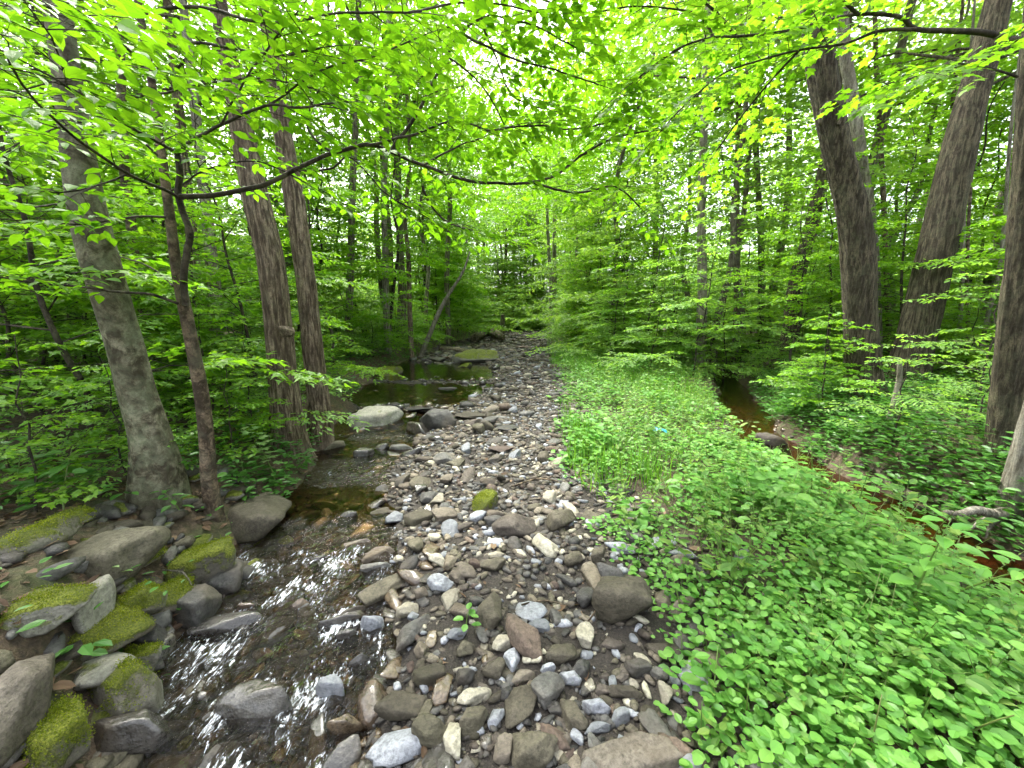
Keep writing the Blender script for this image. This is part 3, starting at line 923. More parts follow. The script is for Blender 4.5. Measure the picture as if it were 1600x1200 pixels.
for (n_b, xa, xb) in ((500, .2, 1.1),):       # shore of the side channel
    for _ in range(n_b):
        y = cr.uniform(1.2, 8); xc = float(edges(y)[3])
        PEB.append((xc + cr.uniform(-1.0, .9), y, cr.uniform(.03, .1), ('brown', 'wetbrown', 'dark')[int(cr.integers(3))], SHAPES[int(cr.integers(4))][1]))
allp = REST + PEB
tz = terrain(np.array([a[0] for a in allp]), np.array([a[1] for a in allp]))
for (x, y, s, cls, dm), z in zip(allp, tz):
    v, f = (PV2 if s > 0.045 and y < 6 else PV)[int(cr.integers(10))]
    a, b = cr.uniform(0, 6.28), cr.normal() * .3
    R = np.array(Matrix.Rotation(a, 3, 'Z') @ Matrix.Rotation(b, 3, 'X'))
    vv = (v * (s * np.array(dm) / 2)) @ R.T + np.array([x, y, z + s * dm[2] * 0.25])
    Vs.append(vv); Fs.append(f + off); off += len(vv)
    Ms.append(np.full(len(f), keys.index(cls)))
me = np_mesh('gravel', np.vstack(Vs), np.vstack(Fs), mats, np.concatenate(Ms))
tag(link('gravel', me), 'mixed grey and brown pebbles covering the creek bar', 'gravel', kind='stuff')

# ------------------------------------------------------------------ leaves
def tmpl(kind):
    if kind == 'ovate':        # folded along the midrib, drooping tip, 10 triangles
        xm = [0, .3, .65, 1.0]
        Vt = [(0, 0, 0), (.3, 0, -.02), (.65, 0, -.04), (1.0, 0, -.12)]
        lf = [(.12, .17, .03), (.35, .27, .05), (.66, .21, .02), (.86, .09, -.05)]
        Vt += lf + [(x, -y, z) for x, y, z in lf]
        Fl = [(0, 1, 4), (4, 1, 5), (5, 1, 2), (5, 2, 6), (6, 2, 7), (7, 2, 3)]
        Fr = [(0, 8, 1), (8, 9, 1), (9, 2, 1), (9, 10, 2), (10, 11, 2), (11, 3, 2)]
        return np.array(Vt), np.array(Fl + Fr)
    if kind == 'ovate_low':
        Vt = [(0, 0, 0), (1, 0, -.08), (.28, .24, .04), (.68, .2, .02), (.28, -.24, .04), (.68, -.2, .02)]
        return np.array(Vt), np.array([(0, 1, 3), (0, 3, 2), (0, 4, 5), (0, 5, 1)])
    if kind == 'oval':         # rounder leaf of the ground plants
        Vt = [(0, 0, 0), (1, 0, -.06), (.2, .26, .04), (.55, .36, .04), (.85, .2, -.01), (.2, -.26, .04), (.55, -.36, .04), (.85, -.2, -.01), (.5, 0, -.02)]
        return np.array(Vt), np.array([(0, 8, 2), (2, 8, 3), (3, 8, 4), (4, 8, 1), (0, 5, 8), (5, 6, 8), (6, 7, 8), (7, 1, 8)])
    if kind == 'maple':        # five lobes
        pts = [(-.02, 0), (-.06, .22), (.10, .46), (.22, .30), (.52, .52), (.52, .20), (1.0, 0)]
        o = pts + [(x, -y) for x, y in pts[-2:0:-1]]
        Vt = [(.28, 0, 0)] + [(x, y, -.10 * (x * x + y * y) + .04 * abs(y)) for x, y in o]
        n = len(o)
        return np.array(Vt), np.array([(0, 1 + (i + 1) % n, 1 + i) for i in range(n)])
    if kind == 'maple_low':
        Vt = [(0, 0, 0), (.12, .42, -.03), (.38, .16, 0), (1, 0, -.08), (.38, -.16, 0), (.12, -.42, -.03)]
        return np.array(Vt), np.array([(0, 2, 1), (0, 3, 2), (0, 4, 3), (0, 5, 4)])
    if kind == 'blade':
        Vt = [(0, .014, 0), (0, -.014, 0), (.5, .013, -.05), (.5, -.013, -.05), (1, 0, -.4)]
        return np.array(Vt), np.array([(0, 1, 3), (0, 3, 2), (2, 3, 4)])
    if kind == 'quad':
        Vt = [(0, 0, 0), (.45, .3, .03), (1, 0, -.05), (.45, -.3, .03)]
        return np.array(Vt), np.array([(0, 2, 1), (0, 3, 2)])
TM = {k: tmpl(k) for k in ('ovate', 'ovate_low', 'oval', 'maple', 'maple_low', 'blade', 'quad')}

class Leaves:
    def __init__(self): self.P, self.X, self.Nn, self.S = [], [], [], []
    def add(self, P, X, Nn, S):
        self.P.append(np.atleast_2d(P)); self.X.append(np.atleast_2d(X)); self.Nn.append(np.atleast_2d(Nn)); self.S.append(np.atleast_1d(S))
    def arr(self):
        P, X, Nn, S = np.vstack(self.P), unit(np.vstack(self.X)), np.vstack(self.Nn), np.concatenate(self.S)
        Nn = unit(Nn - X * np.sum(Nn * X, 1, keepdims=True))
        return P, X, Nn, S

def leaf_mesh(name, arrs, kind, material):
    P, X, Nn, S = arrs
    Y = np.cross(Nn, X)
    tv, tf = TM[kind]
    Vv = P[:, None, :] + S[:, None, None] * (tv[None, :, 0:1] * X[:, None] + tv[None, :, 1:2] * Y[:, None] + tv[None, :, 2:3] * Nn[:, None])
    n, k = len(P), len(tv)
    Ff = (np.arange(n)[:, None, None] * k + tf[None]).reshape(-1, 3)
    return np_mesh(name, Vv.reshape(-1, 3), Ff, material, smooth=False)

LEAFMESH = {}
def single_leaf(kind, material):
    key = (kind, material.name)
    if key not in LEAFMESH:
        tv, tf = TM[kind]
        LEAFMESH[key] = np_mesh('leaf', tv, tf, material, smooth=False)
    return LEAFMESH[key]

def place_leaves(arrs, sel, kind, material, parent, origin):
    """single leaves as parts of their own"""
    me = single_leaf(kind, material)
    P, X, Nn, S = arrs
    Y = np.cross(Nn, X)
    for i in sel:
        o = link('leaf', me, parent)
        Mx = Matrix(((X[i, 0], Y[i, 0], Nn[i, 0]), (X[i, 1], Y[i, 1], Nn[i, 1]), (X[i, 2], Y[i, 2], Nn[i, 2])))
        o.matrix_local = Matrix.Translation(Vector(P[i] - origin)) @ Mx.to_4x4() @ Matrix.Scale(float(S[i]), 4)

UP = np.array([0, 0, 1.0])
def spray(rng, O, D, U, L, leafL, lv, tw, dens=1.0, droop=0.18, r0=None, jit=0.3):
    D = unit(D); U = unit(U - D * np.dot(U, D)); Sd = np.cross(U, D)
    t = np.linspace(0, 1, 5)[:, None]
    wig = rng.normal(0, 0.04) * L
    path = O + D * L * t - UP * droop * L * t ** 2 + Sd * wig * np.sin(t * 3)
    r0 = r0 or (0.0016 + 0.004 * L)
    if tw is not None: tw.append((path, r0, 0.001))
    ns = max(3, int(L / (leafL * .8) * dens))
    sgn = 1 if rng.random() < .5 else -1
    for k in range(ns):
        tt = 0.12 + 0.86 * (k + rng.random() * .6) / ns
        sgn = -sgn
        a = math.radians(rng.uniform(38, 66))
        l = L * 0.5 * (1 - 0.6 * tt) * rng.uniform(.6, 1.15)
        l = max(l, leafL * .5)
        d2 = unit(D * math.cos(a) + sgn * Sd * math.sin(a) + U * rng.normal(0, .10) - UP * .12)
        q = O + D * L * tt - UP * droop * L * tt ** 2
        if tw is not None and l > leafL * 1.2:
            tw.append((np.array([q, q + d2 * l * .5 - UP * .01, q + d2 * l - UP * .05 * l]), r0 * .45, 0.0008))
        n = max(2, int(l / (leafL * .48) * dens))
        f = (np.arange(n) + 1.0) / n
        s3 = np.where(np.arange(n) % 2 == 0, 1.0, -1.0)[:, None]
        side = np.cross(U, d2)
        ang = rng.uniform(.5, 1.1, n)[:, None]
        ang[-1] = rng.uniform(-.2, .2)
        Xl = d2 * np.cos(ang) + s3 * side * np.sin(ang) + rng.normal(0, .12, (n, 3)) - UP * rng.uniform(0, .35, (n, 1))
        Pl = q + d2 * (l * f)[:, None] - UP * (.05 * l * f * f)[:, None]
        Nl = U * 1.0 + UP * .5 + rng.normal(0, jit, (n, 3))
        lv.add(Pl, Xl, Nl, leafL * rng.uniform(.65, 1.15, n))
    lv.add(O + D * L - UP * droop * L, D - UP * .3, U + rng.normal(0, jit, 3), leafL * rng.uniform(.8, 1.1))

def leafy_branch(rng, pts, r0, r1, leafL, sprayL, gap, lv, tw, start=0.15, dens=1.0, droop=.18, jit=.3):
    pts, _ = resample(pts, np.ones(len(pts)), 0.06)
    seg = np.linalg.norm(np.diff(pts, axis=0), axis=1)
    cum = np.concatenate([[0], np.cumsum(seg)])
    Lt = cum[-1]
    s = start * Lt
    sg = 1
    while s < Lt:
        i = min(np.searchsorted(cum, s), len(pts) - 2)
        T = unit(pts[i + 1] - pts[i])
        H_ = unit(np.cross(UP, T))
        sg = -sg
        a = math.radians(rng.uniform(35, 75))
        D = T * math.cos(a) + sg * H_ * math.sin(a) + UP * rng.uniform(-.15, .35)
        spray(rng, pts[i], D, UP + rng.normal(0, .15, 3), sprayL * rng.uniform(.6, 1.2), leafL, lv, tw, dens, droop, None, jit)
        s += gap * rng.uniform(.6, 1.4)
    spray(rng, pts[-1], unit(pts[-1] - pts[-3]), UP, sprayL, leafL, lv, tw, dens, droop, None, jit)

# ------------------------------------------------------------------ trunks of the big trees
def trunk_mesh(name, pts, rad, material, seg=40, step=0.05, ridge=0.05, ridge_n=14, flare=0.0, seed=1, flare_h=0.35, lobes=5):
    pts, rad = resample(pts, rad, step)
    rad = rad * (1 + flare * np.exp(-(np.arange(len(rad)) * step) / flare_h))
    V_, F_ = tube(pts, rad, seg)
    n = len(pts)
    ang = np.tile(np.linspace(0, 2 * math.pi, seg, endpoint=False), n)
    ln = np.repeat(np.arange(n) * step, seg)
    cc = np.repeat(pts, seg, axis=0)
    ra = np.repeat(rad, seg)
    Q = np.stack([np.cos(ang) * ridge_n / 6.28 * 2, np.sin(ang) * ridge_n / 6.28 * 2, ln * 1.6], -1)
    d = ridge * fbm(Q, seed, 2)
    Q2 = np.stack([np.cos(ang) * 1.2, np.sin(ang) * 1.2, ln * .9], -1)
    d = d + 0.09 * fbm(Q2, seed + 7, 2)
    d = d + flare * 0.35 * np.exp(-ln / flare_h) * np.sin(ang * lobes + seed)
    body = V_[:n * seg]
    V_[:n * seg] = cc + (body - cc) * (1 + d)[:, None]
    return V_, F_

def stretch(u):
    return 1.0 / math.sqrt(1 + ((u - 800) / F) ** 2)

def px_path(rows, Y, y_lean=0.0):
    """rows of (u, v, width px) at distance Y -> points and radii"""
    pts, rad = [], []
    for k, (u, v, w) in enumerate(rows):
        yy_ = Y + y_lean * (rows[0][1] - v) / 700.0
        p = at_y(u, v, yy_)
        pts.append(p); rad.append(w / 2 / F * depth_of(p) * stretch(u))
    return np.array(pts), np.array(rad)

def big_tree(name, label, rows, base_v, z_guess, material, seed, top=14.0, cat='tree', **kw):
    u0 = rows[0][0]
    g0 = ground_hit(u0, base_v, 0)
    Y = kw.pop('Y', None) or g0[1]
    y_lean = kw.pop('y_lean', 0.0)
    pts, rad = px_path(rows, Y, y_lean)
    base = pts[0].copy(); base[2] = th(base[0], base[1]) - 0.12
    pts = np.vstack([base, pts[1:]]) if pts[0][2] < base[2] + 0.2 else np.vstack([base, pts])
    if len(rad) < len(pts): rad = np.concatenate([[rad[0]], rad])
    d = unit(pts[-1] - pts[-3]); d = unit(d + UP * .4)
    last, rl = pts[-1], rad[-1]
    for k in range(1, 5):
        if last[2] > top: break
        q = last + d * (top - last[2]) / max(d[2], .3) * k / 4
        pts = np.vstack([pts, q]); rad = np.append(rad, rl * (1 - .2 * k))
    org = np.array([pts[0][0], pts[0][1], pts[0][2] + 0.12])
    t = thing(name, label, cat, org)
    V_, F_ = trunk_mesh(name, pts - org, rad, material, seed=seed, **kw)
    link('trunk', np_mesh('trunk', V_, F_, material), t)
    return t, org, pts, rad

def add_crown(t, org, pts, rad, rng, h0, nlimb, reach, leafL, material, kind='quad', bark=None, avoid=None):
    lv, tw, wood = Leaves(), None, []
    zs = pts[:, 2]
    for k in range(nlimb):
        z = h0 + (zs[-1] - h0) * (k + rng.random()) / nlimb
        i = min(np.searchsorted(zs, z), len(pts) - 1)
        p0 = pts[i - 1] + (pts[i] - pts[i - 1]) * ((z - zs[i - 1]) / max(zs[i] - zs[i - 1], 1e-3))
        a = k * 2.4 + rng.uniform(-.5, .5)
        Lb = reach * rng.uniform(.6, 1.1) * (1 - .4 * k / nlimb)
        D = np.array([math.cos(a), math.sin(a), rng.uniform(.15, .7)])
        path = np.array([p0, p0 + D * Lb * .5, p0 + D * Lb * .5 + np.array([D[0], D[1], D[2] * .3]) * Lb * .5])
        wood.append((path, max(0.03, rad[-1] * .35), 0.012))
        leafy_branch(rng, path, 0, 0, leafL, Lb * .42, Lb * .13, lv, tw, .3, 1.0, .12)
    for w_ in wood:
        V_, F_ = tube(w_[0], np.linspace(w_[1], w_[2], len(w_[0])), 5)
        link('limb', np_mesh('limb', V_ - org, F_, bark or M['bark_ridged_dark']), t)
    P, X, Nn, S = lv.arr()
    cro = link('crown', leaf_mesh('crown', (P - org, X, Nn, S), kind, material), t)
    return len(P)

tr = np.random.default_rng(31)
T1 = [(243, 775, 96), (243, 732, 80), (234, 680, 68), (214, 610, 66), (196, 540, 66), (175, 470, 68), (155, 400, 70), (143, 350, 68), (130, 280, 62), (112, 160, 52), (90, 0, 48), (75, -120, 44)]
t, o_, p_, r_ = big_tree('beech_tree', 'thick leaning grey-green trunk on the left bank with a swollen base', T1, 775, .3, M['bark_beech'], 3, ridge=.02, flare=.22, seg=56, step=.04)
add_crown(t, o_, p_, r_, tr, 5.5, 4, 3.2, .13, M['leaf_maple'])

T3 = [(452, 725, 66), (447, 640, 48), (439, 560, 46), (432, 480, 44), (421, 400, 42), (401, 315, 43), (385, 240, 41), (362, 120, 32), (340, 0, 30), (320, -120, 27)]
t, o_, p_, r_ = big_tree('twin_trunk_tree', 'left of the twin rough-barked trunks at the stream edge, with a knot', T3, 705, .3, M['bark_ridged'], 5, ridge=.09, ridge_n=18, flare=.25, seg=56, step=.04)
add_crown(t, o_, p_, r_, tr, 6.5, 4, 3.0, .13, M['leaf_maple'])
kb = at_y(487 - 0, 520, p_[0][1] - .14); kn = at_y(447, 518, p_[0][1] - .17)
V_, F_ = rock_verts(rr, 3, 12, 8, .06)
link('knot', np_mesh('knot', V_ * np.array([.075, .05, .06]) + (kn - o_), F_, M['bark_ridged']), t)

T4 = [(494, 715, 46), (500, 680, 38), (499, 640, 35), (494, 590, 33), (487, 530, 32), (479, 450, 30), (472, 400, 30), (460, 315, 34), (440, 200, 31), (424, 70, 30), (410, -50, 28), (400, -140, 26)]
t, o_, p_, r_ = big_tree('twin_trunk_tree', 'right of the twin rough-barked trunks, bending over the stream edge', T4, 700, .2, M['bark_ridged'], 9, ridge=.09, ridge_n=16, flare=.3, seg=48, step=.04)
add_crown(t, o_, p_, r_, tr, 6.0, 4, 2.8, .13, M['leaf_maple'])

T9 = [(1350, 640, 84), (1348, 580, 60), (1344, 500, 56), (1340, 400, 57), (1329, 315, 53), (1304, 210, 47), (1284, 100, 49), (1272, 0, 46), (1262, -120, 42)]
t, o_, p_, r_ = big_tree('oak_tree', 'thick dark furrowed trunk on the right leaning left, with a bark scar', T9, 630, .35, M['bark_ridged_dark'], 13, ridge=.07, ridge_n=22, flare=.2, seg=64, step=.06, Y=5.5)
add_crown(t, o_, p_, r_, tr, 8, 5, 4.0, .14, M['leaf_maple'])
sc_ = at_y(1298, 182, 5.5 - .155)
ring = np.array([[math.cos(a) * .13, 0, math.sin(a) * .17] for a in np.linspace(-.6, 3.75, 14)])
V_, F_ = tube(ring + np.array(sc_ - o_), np.linspace(.02, .026, 14), 6)
link('bark_scar', np_mesh('bark_scar', V_, F_, M['bark_ridged_dark']), t)

T11 = [(1415, 600, 84), (1424, 555, 66), (1444, 470, 66), (1460, 400, 66), (1483, 300, 61), (1507, 200, 60), (1535, 100, 55), (1560, 0, 52), (1590, -120, 48)]
t, o_, p_, r_ = big_tree('oak_tree', 'thick dark trunk on the right leaning to the right', T11, 600, .4, M['bark_ridged_dark'], 17, ridge=.06, ridge_n=22, flare=.2, seg=64, step=.06, Y=6.3)
add_crown(t, o_, p_, r_, tr, 8.5, 5, 4.0, .14, M['leaf_maple'])

T10 = [(1362, 600, 30), (1362, 450, 27), (1357, 340, 25), (1349, 280, 23), (1336, 175, 21), (1322, 90, 22), (1314, 0, 20), (1306, -100, 18)]
t, o_, p_, r_ = big_tree('maple_tree', 'pale brown trunk rising just behind the scarred trunk', T10, 590, .4, M['bark_pale'], 19, ridge=.04, flare=.1, seg=32, step=.08, Y=7.6)
add_crown(t, o_, p_, r_, tr, 8, 4, 3.4, .14, M['leaf_maple'])

T12 = [(1556, 790, 72), (1572, 700, 58), (1578, 600, 56), (1588, 480, 58), (1598, 380, 60), (1612, 200, 58), (1628, 0, 56), (1640, -120, 52)]
t12, o12, p12, r12 = big_tree('split_trunk_tree', 'dark split trunk at the right edge with flaking bark', T12, 760, .3, M['bark_ridged_dark'], 23, ridge=.16, ridge_n=9, flare=.35, seg=48, step=.04, Y=3.3)
add_crown(t12, o12, p12, r12, tr, 6.5, 4, 3.0, .13, M['leaf_maple'])

# pale root tree at the right edge
T13 = [(1592, 850, 44), (1580, 800, 40), (1588, 740, 34), (1606, 660, 30), (1640, 540, 28), (1680, 400, 26)]
t, o_, p_, r_ = big_tree('hornbeam_tree', 'pale grey curved tree at the right edge gripping the channel bank with bare roots', T13, 840, .1, M['bark_pale'], 29, top=6, ridge=.04, ridge_n=8, flare=.3, seg=32, step=.04, Y=2.75)
add_crown(t, o_, p_, r_, tr, 3.6, 8, 1.6, .09, M['leaf_maple'], 'maple_low')
for rows, w0 in (([(1575, 800), (1552, 803), (1525, 797), (1500, 803), (1478, 800)], 20), ([(1575, 815), (1585, 838), (1605, 850), (1640, 862)], 26), ([(1560, 808), (1535, 812), (1518, 826)], 9), ([(1560, 812), (1548, 822), (1540, 840)], 8)):
    pr = np.array([at_y(a, b, 2.72 - .05 * i) for i, (a, b) in enumerate(rows)])
    V_, F_ = tube(*resample(pr, np.linspace(w0 / 2 / F * 2.7, w0 / 6 / F * 2.7, len(pr)), .03), 8)
    link('root', np_mesh('root', V_ - o_, F_, M['bark_pale']), t)

# slim tree with the arching branch over the stream
T2 = [(337, 812, 32), (326, 750, 26), (323, 700, 25), (315, 620, 24), (300, 540, 22), (288, 480, 22), (276, 420, 20), (266, 340, 18), (254, 250, 16), (236, 120, 14), (215, 0, 13), (200, -100, 11)]
t2, o2, p2, r2 = big_tree('hornbeam_tree', 'slim brown tree on the left bank whose dark branch arches over the stream', T2, 805, .2, M['bark_slim'], 37, top=7, ridge=.05, ridge_n=6, flare=.2, seg=28, step=.03)
YB = p2[0][1]
BR = [  # (rows u v, start width px, end width, Y start, Y end, leafy from)
 ([(290, 478), (288, 430), (292, 390), (297, 365), (284, 328), (278, 300), (281, 268), (277, 240)], 13, 9, YB - .05, YB - .1, 2),
 ([(280, 308), (320, 307), (370, 299), (420, 287), (465, 263), (520, 240), (575, 226), (612, 238), (660, 257), (720, 280), (770, 286), (830, 285), (868, 274), (905, 245)], 11, 3.5, YB - .1, YB + .55, .45),
 ([(277, 240), (262, 231), (215, 205), (160, 168), (105, 135), (45, 100)], 7, 3, YB - .1, 1.55, .2),
 ([(277, 240), (302, 218), (345, 195), (415, 165), (470, 168), (525, 160)], 7, 3, YB - .1, YB - .5, .2),
 ([(612, 234), (650, 182), (685, 112), (722, 50), (768, 22)], 6, 3, YB + .22, YB + .1, .25),
 ([(572, 228), (640, 212), (708, 190), (760, 205)], 5, 2, YB + .2, YB + .1, .3),
 ([(665, 257), (700, 236), (756, 214)], 4, 2, YB + .27, YB + .3, .3),
 ([(280, 310), (245, 292), (200, 272), (140, 232), (90, 190), (40, 140), (12, 95)], 7, 3, YB - .1, 1.5, .15),
 ([(278, 474), (240, 461), (190, 455), (130, 450), (60, 443), (0, 434)], 6, 3, YB - .05, YB - .7, .3),
 ([(270, 446), (236, 418), (192, 402), (150, 398)], 4, 2, YB, YB + .3, .5),
 ([(465, 268), (520, 262), (548, 246), (600, 300), (650, 330)], 4, 2, YB + .1, YB + .3, .4),
 ([(660, 290), (675, 325), (705, 350), (750, 362)], 4, 2, YB + .25, YB + .3, .5),
 ([(215, 20), (300, 10), (420, 35), (540, 20), (640, 20)], 8, 3, YB, YB - .5, .15),
 ([(236, 120), (180, 60), (100, 20), (20, -10)], 7, 3, YB, 1.5, .15),
 ([(225, 60), (330, 70), (430, 85), (500, 75)], 7, 3, YB, YB - .4, .2),
 ([(254, 250), (200, 205), (130, 190), (60, 212)], 5, 2, YB, YB - .4, .1),
 ([(240, 150), (320, 130), (400, 122), (470, 132)], 5, 2, YB, YB - .2, .1),
 ([(262, 300), (330, 262), (400, 252), (470, 282)], 4, 2, YB, YB + .1, .2),
 ([(640, 20), (720, 4), (800, 10), (880, 30)], 4, 2, YB - .5, YB + .3, .1),
 ([(750, 32), (775, 90), (800, 150), (850, 170)], 3, 2, YB + .1, YB + .5, .1),
 ([(700, 90), (740, 120), (770, 160), (790, 200)], 3, 2, YB + .1, YB + .4, .1),
 ([(905, 245), (960, 215), (1015, 205)], 4, 2, YB + .55, YB + .7, .1),
 ([(830, 285), (900, 302), (960, 292), (1000, 325)], 4, 2, YB + .5, YB + .7, .1),
 ([(760, 205), (830, 196), (900, 202), (960, 188)], 3, 2, YB + .1, YB + .5, .1),
 ([(722, 52), (800, 90), (870, 110), (935, 132)], 4, 2, YB + .1, YB + .5, .1),
 ([(768, 22), (840, 42), (905, 78)], 3, 2, YB + .1, YB + .4, .1),
 ([(420, 165), (500, 110), (580, 90), (650, 60)], 4, 2, YB - .35, YB - .2, .1),
 ([(345, 195), (380, 130), (430, 60), (470, 10)], 4, 2, YB - .3, YB - .6, .1),
 ([(105, 135), (90, 80), (60, 30), (20, -20)], 4, 2, 1.95, 1.4, .1),
 ([(520, 240), (480, 200), (500, 140), (560, 120)], 4, 2, YB + .1, YB + .2, .2),
 ([(200, 272), (150, 290), (90, 300), (20, 290)], 4, 2, YB - .4, YB - .8, .2),
 ([(268, 340), (200, 340), (120, 350), (40, 345)], 5, 2, YB, YB - .5, .2),
 ([(200, -60), (380, -70), (560, -50), (760, -30), (860, 5)], 10, 3, YB, YB + .2, .15),
]
br = np.random.default_rng(43)
lv_all = Leaves()
for rows, w0, w1, ya, yb, st in BR:
    n = len(rows)
    pts = np.array([at_y(u, v, ya + (yb - ya) * k / (n - 1)) for k, (u, v) in enumerate(rows)])
    r0 = w0 / 2 / F * depth_of(pts[0]); r1 = w1 / 2 / F * depth_of(pts[-1])
    r0 *= stretch(rows[0][0])
    pp, rd = resample(pts, np.linspace(r0, r1, n), .04)
    pp = pp + 0.006 * np.stack([fbm(pp * 9 + 3, 61, 2), fbm(pp * 9 + 9, 62, 2), fbm(pp * 9, 63, 2)], -1)
    V_, F_ = tube(pp, rd, 7)
    tw = []
    lv = Leaves()
    if st < 1:
        leafy_branch(br, pts, 0, 0, .084, .42, .085, lv, tw, st, .9, .15)
        lv_all.P += lv.P; lv_all.X += lv.X; lv_all.Nn += lv.Nn; lv_all.S += lv.S
        Vt, Ft = tubes(tw, 3)
        V_, F_ = np.vstack([V_, Vt]), np.vstack([F_, Ft + len(V_)])
    link('branch', np_mesh('branch', V_ - o2, F_, M['bark_twig']), t2)
A = lv_all.arr()
u, v, dz = project(A[0])
inside = (u > -20) & (u < 1620) & (v > -20) & (v < 1220)
score = np.where(inside, A[3] / dz, 0)
order = np.argsort(-score)
place_leaves(A, order[:300], 'ovate', M['leaf_hornbeam'], t2, o2)
rest = order[300:]
tag(link('foliage', leaf_mesh('foliage', (A[0][rest] - o2, A[1][rest], A[2][rest], A[3][rest]), 'ovate', M['leaf_hornbeam']), t2), kind='stuff')
NL2 = len(A[0])

# branch of the split tree reaching in at the top right
BR12 = [
 ([(1612, 68), (1570, 58), (1530, 50), (1480, 48), (1430, 45), (1405, 26), (1340, 22), (1280, 36), (1220, 50), (1150, 57), (1115, 58), (1060, 76), (1000, 120)], 17, 3, 3.25, 2.9, .3),
 ([(1430, 46), (1375, 48), (1320, 68), (1250, 78), (1185, 95), (1130, 115), (1080, 155), (1045, 190)], 8, 2, 3.1, 3.2, .25),
 ([(1150, 57), (1120, 20), (1080, -10), (1040, -30)], 6, 3, 3.0, 2.9, .2),
 ([(1340, 22), (1300, -10), (1230, -40)], 7, 3, 3.0, 2.8, .2),
 ([(1115, 58), (1095, 25), (1060, 15), (990, 10), (930, 20)], 5, 2, 2.95, 3.0, .2),
 ([(1250, 78), (1210, 120), (1160, 180), (1120, 235)], 5, 2, 3.15, 3.6, .3),
 ([(1590, 120), (1540, 105), (1480, 100), (1430, 120)], 6, 2, 3.3, 3.0, .2),
]
lv_all = Leaves()
for rows, w0, w1, ya, yb, st in BR12:
    n = len(rows)
    pts = np.array([at_y(u, v, ya + (yb - ya) * k / (n - 1)) for k, (u, v) in enumerate(rows)])
    r0 = w0 / 2 / F * depth_of(pts[0]); r1 = w1 / 2 / F * depth_of(pts[-1])
    r0 *= stretch(rows[0][0])
    pp, rd = resample(pts, r1 + (r0 - r1) * (1 - np.linspace(0, 1, n)) ** 1.7, .04)
    V_, F_ = tube(pp, rd, 7)
    tw = []; lv = Leaves()
    leafy_branch(br, pts, 0, 0, .078, .5, .085, lv, tw, st, .9, .12)
    lv_all.P += lv.P; lv_all.X += lv.X; lv_all.Nn += lv.Nn; lv_all.S += lv.S
    Vt, Ft = tubes(tw, 3)
    V_, F_ = np.vstack([V_, Vt]), np.vstack([F_, Ft + len(V_)])
    link('branch', np_mesh('branch', V_ - o12, F_, M['bark_twig']), t12)
A = lv_all.arr()
u, v, dz = project(A[0])
inside = (u > -20) & (u < 1620) & (v > -20) & (v < 1220)
order = np.argsort(-np.where(inside, A[3] / dz, 0))
place_leaves(A, order[:250], 'maple', M['leaf_maple'], t12, o12)
rest = order[250:]
tag(link('foliage', leaf_mesh('foliage', (A[0][rest] - o12, A[1][rest], A[2][rest], A[3][rest]), 'maple', M['leaf_maple']), t12), kind='stuff')
NL12 = len(A[0])

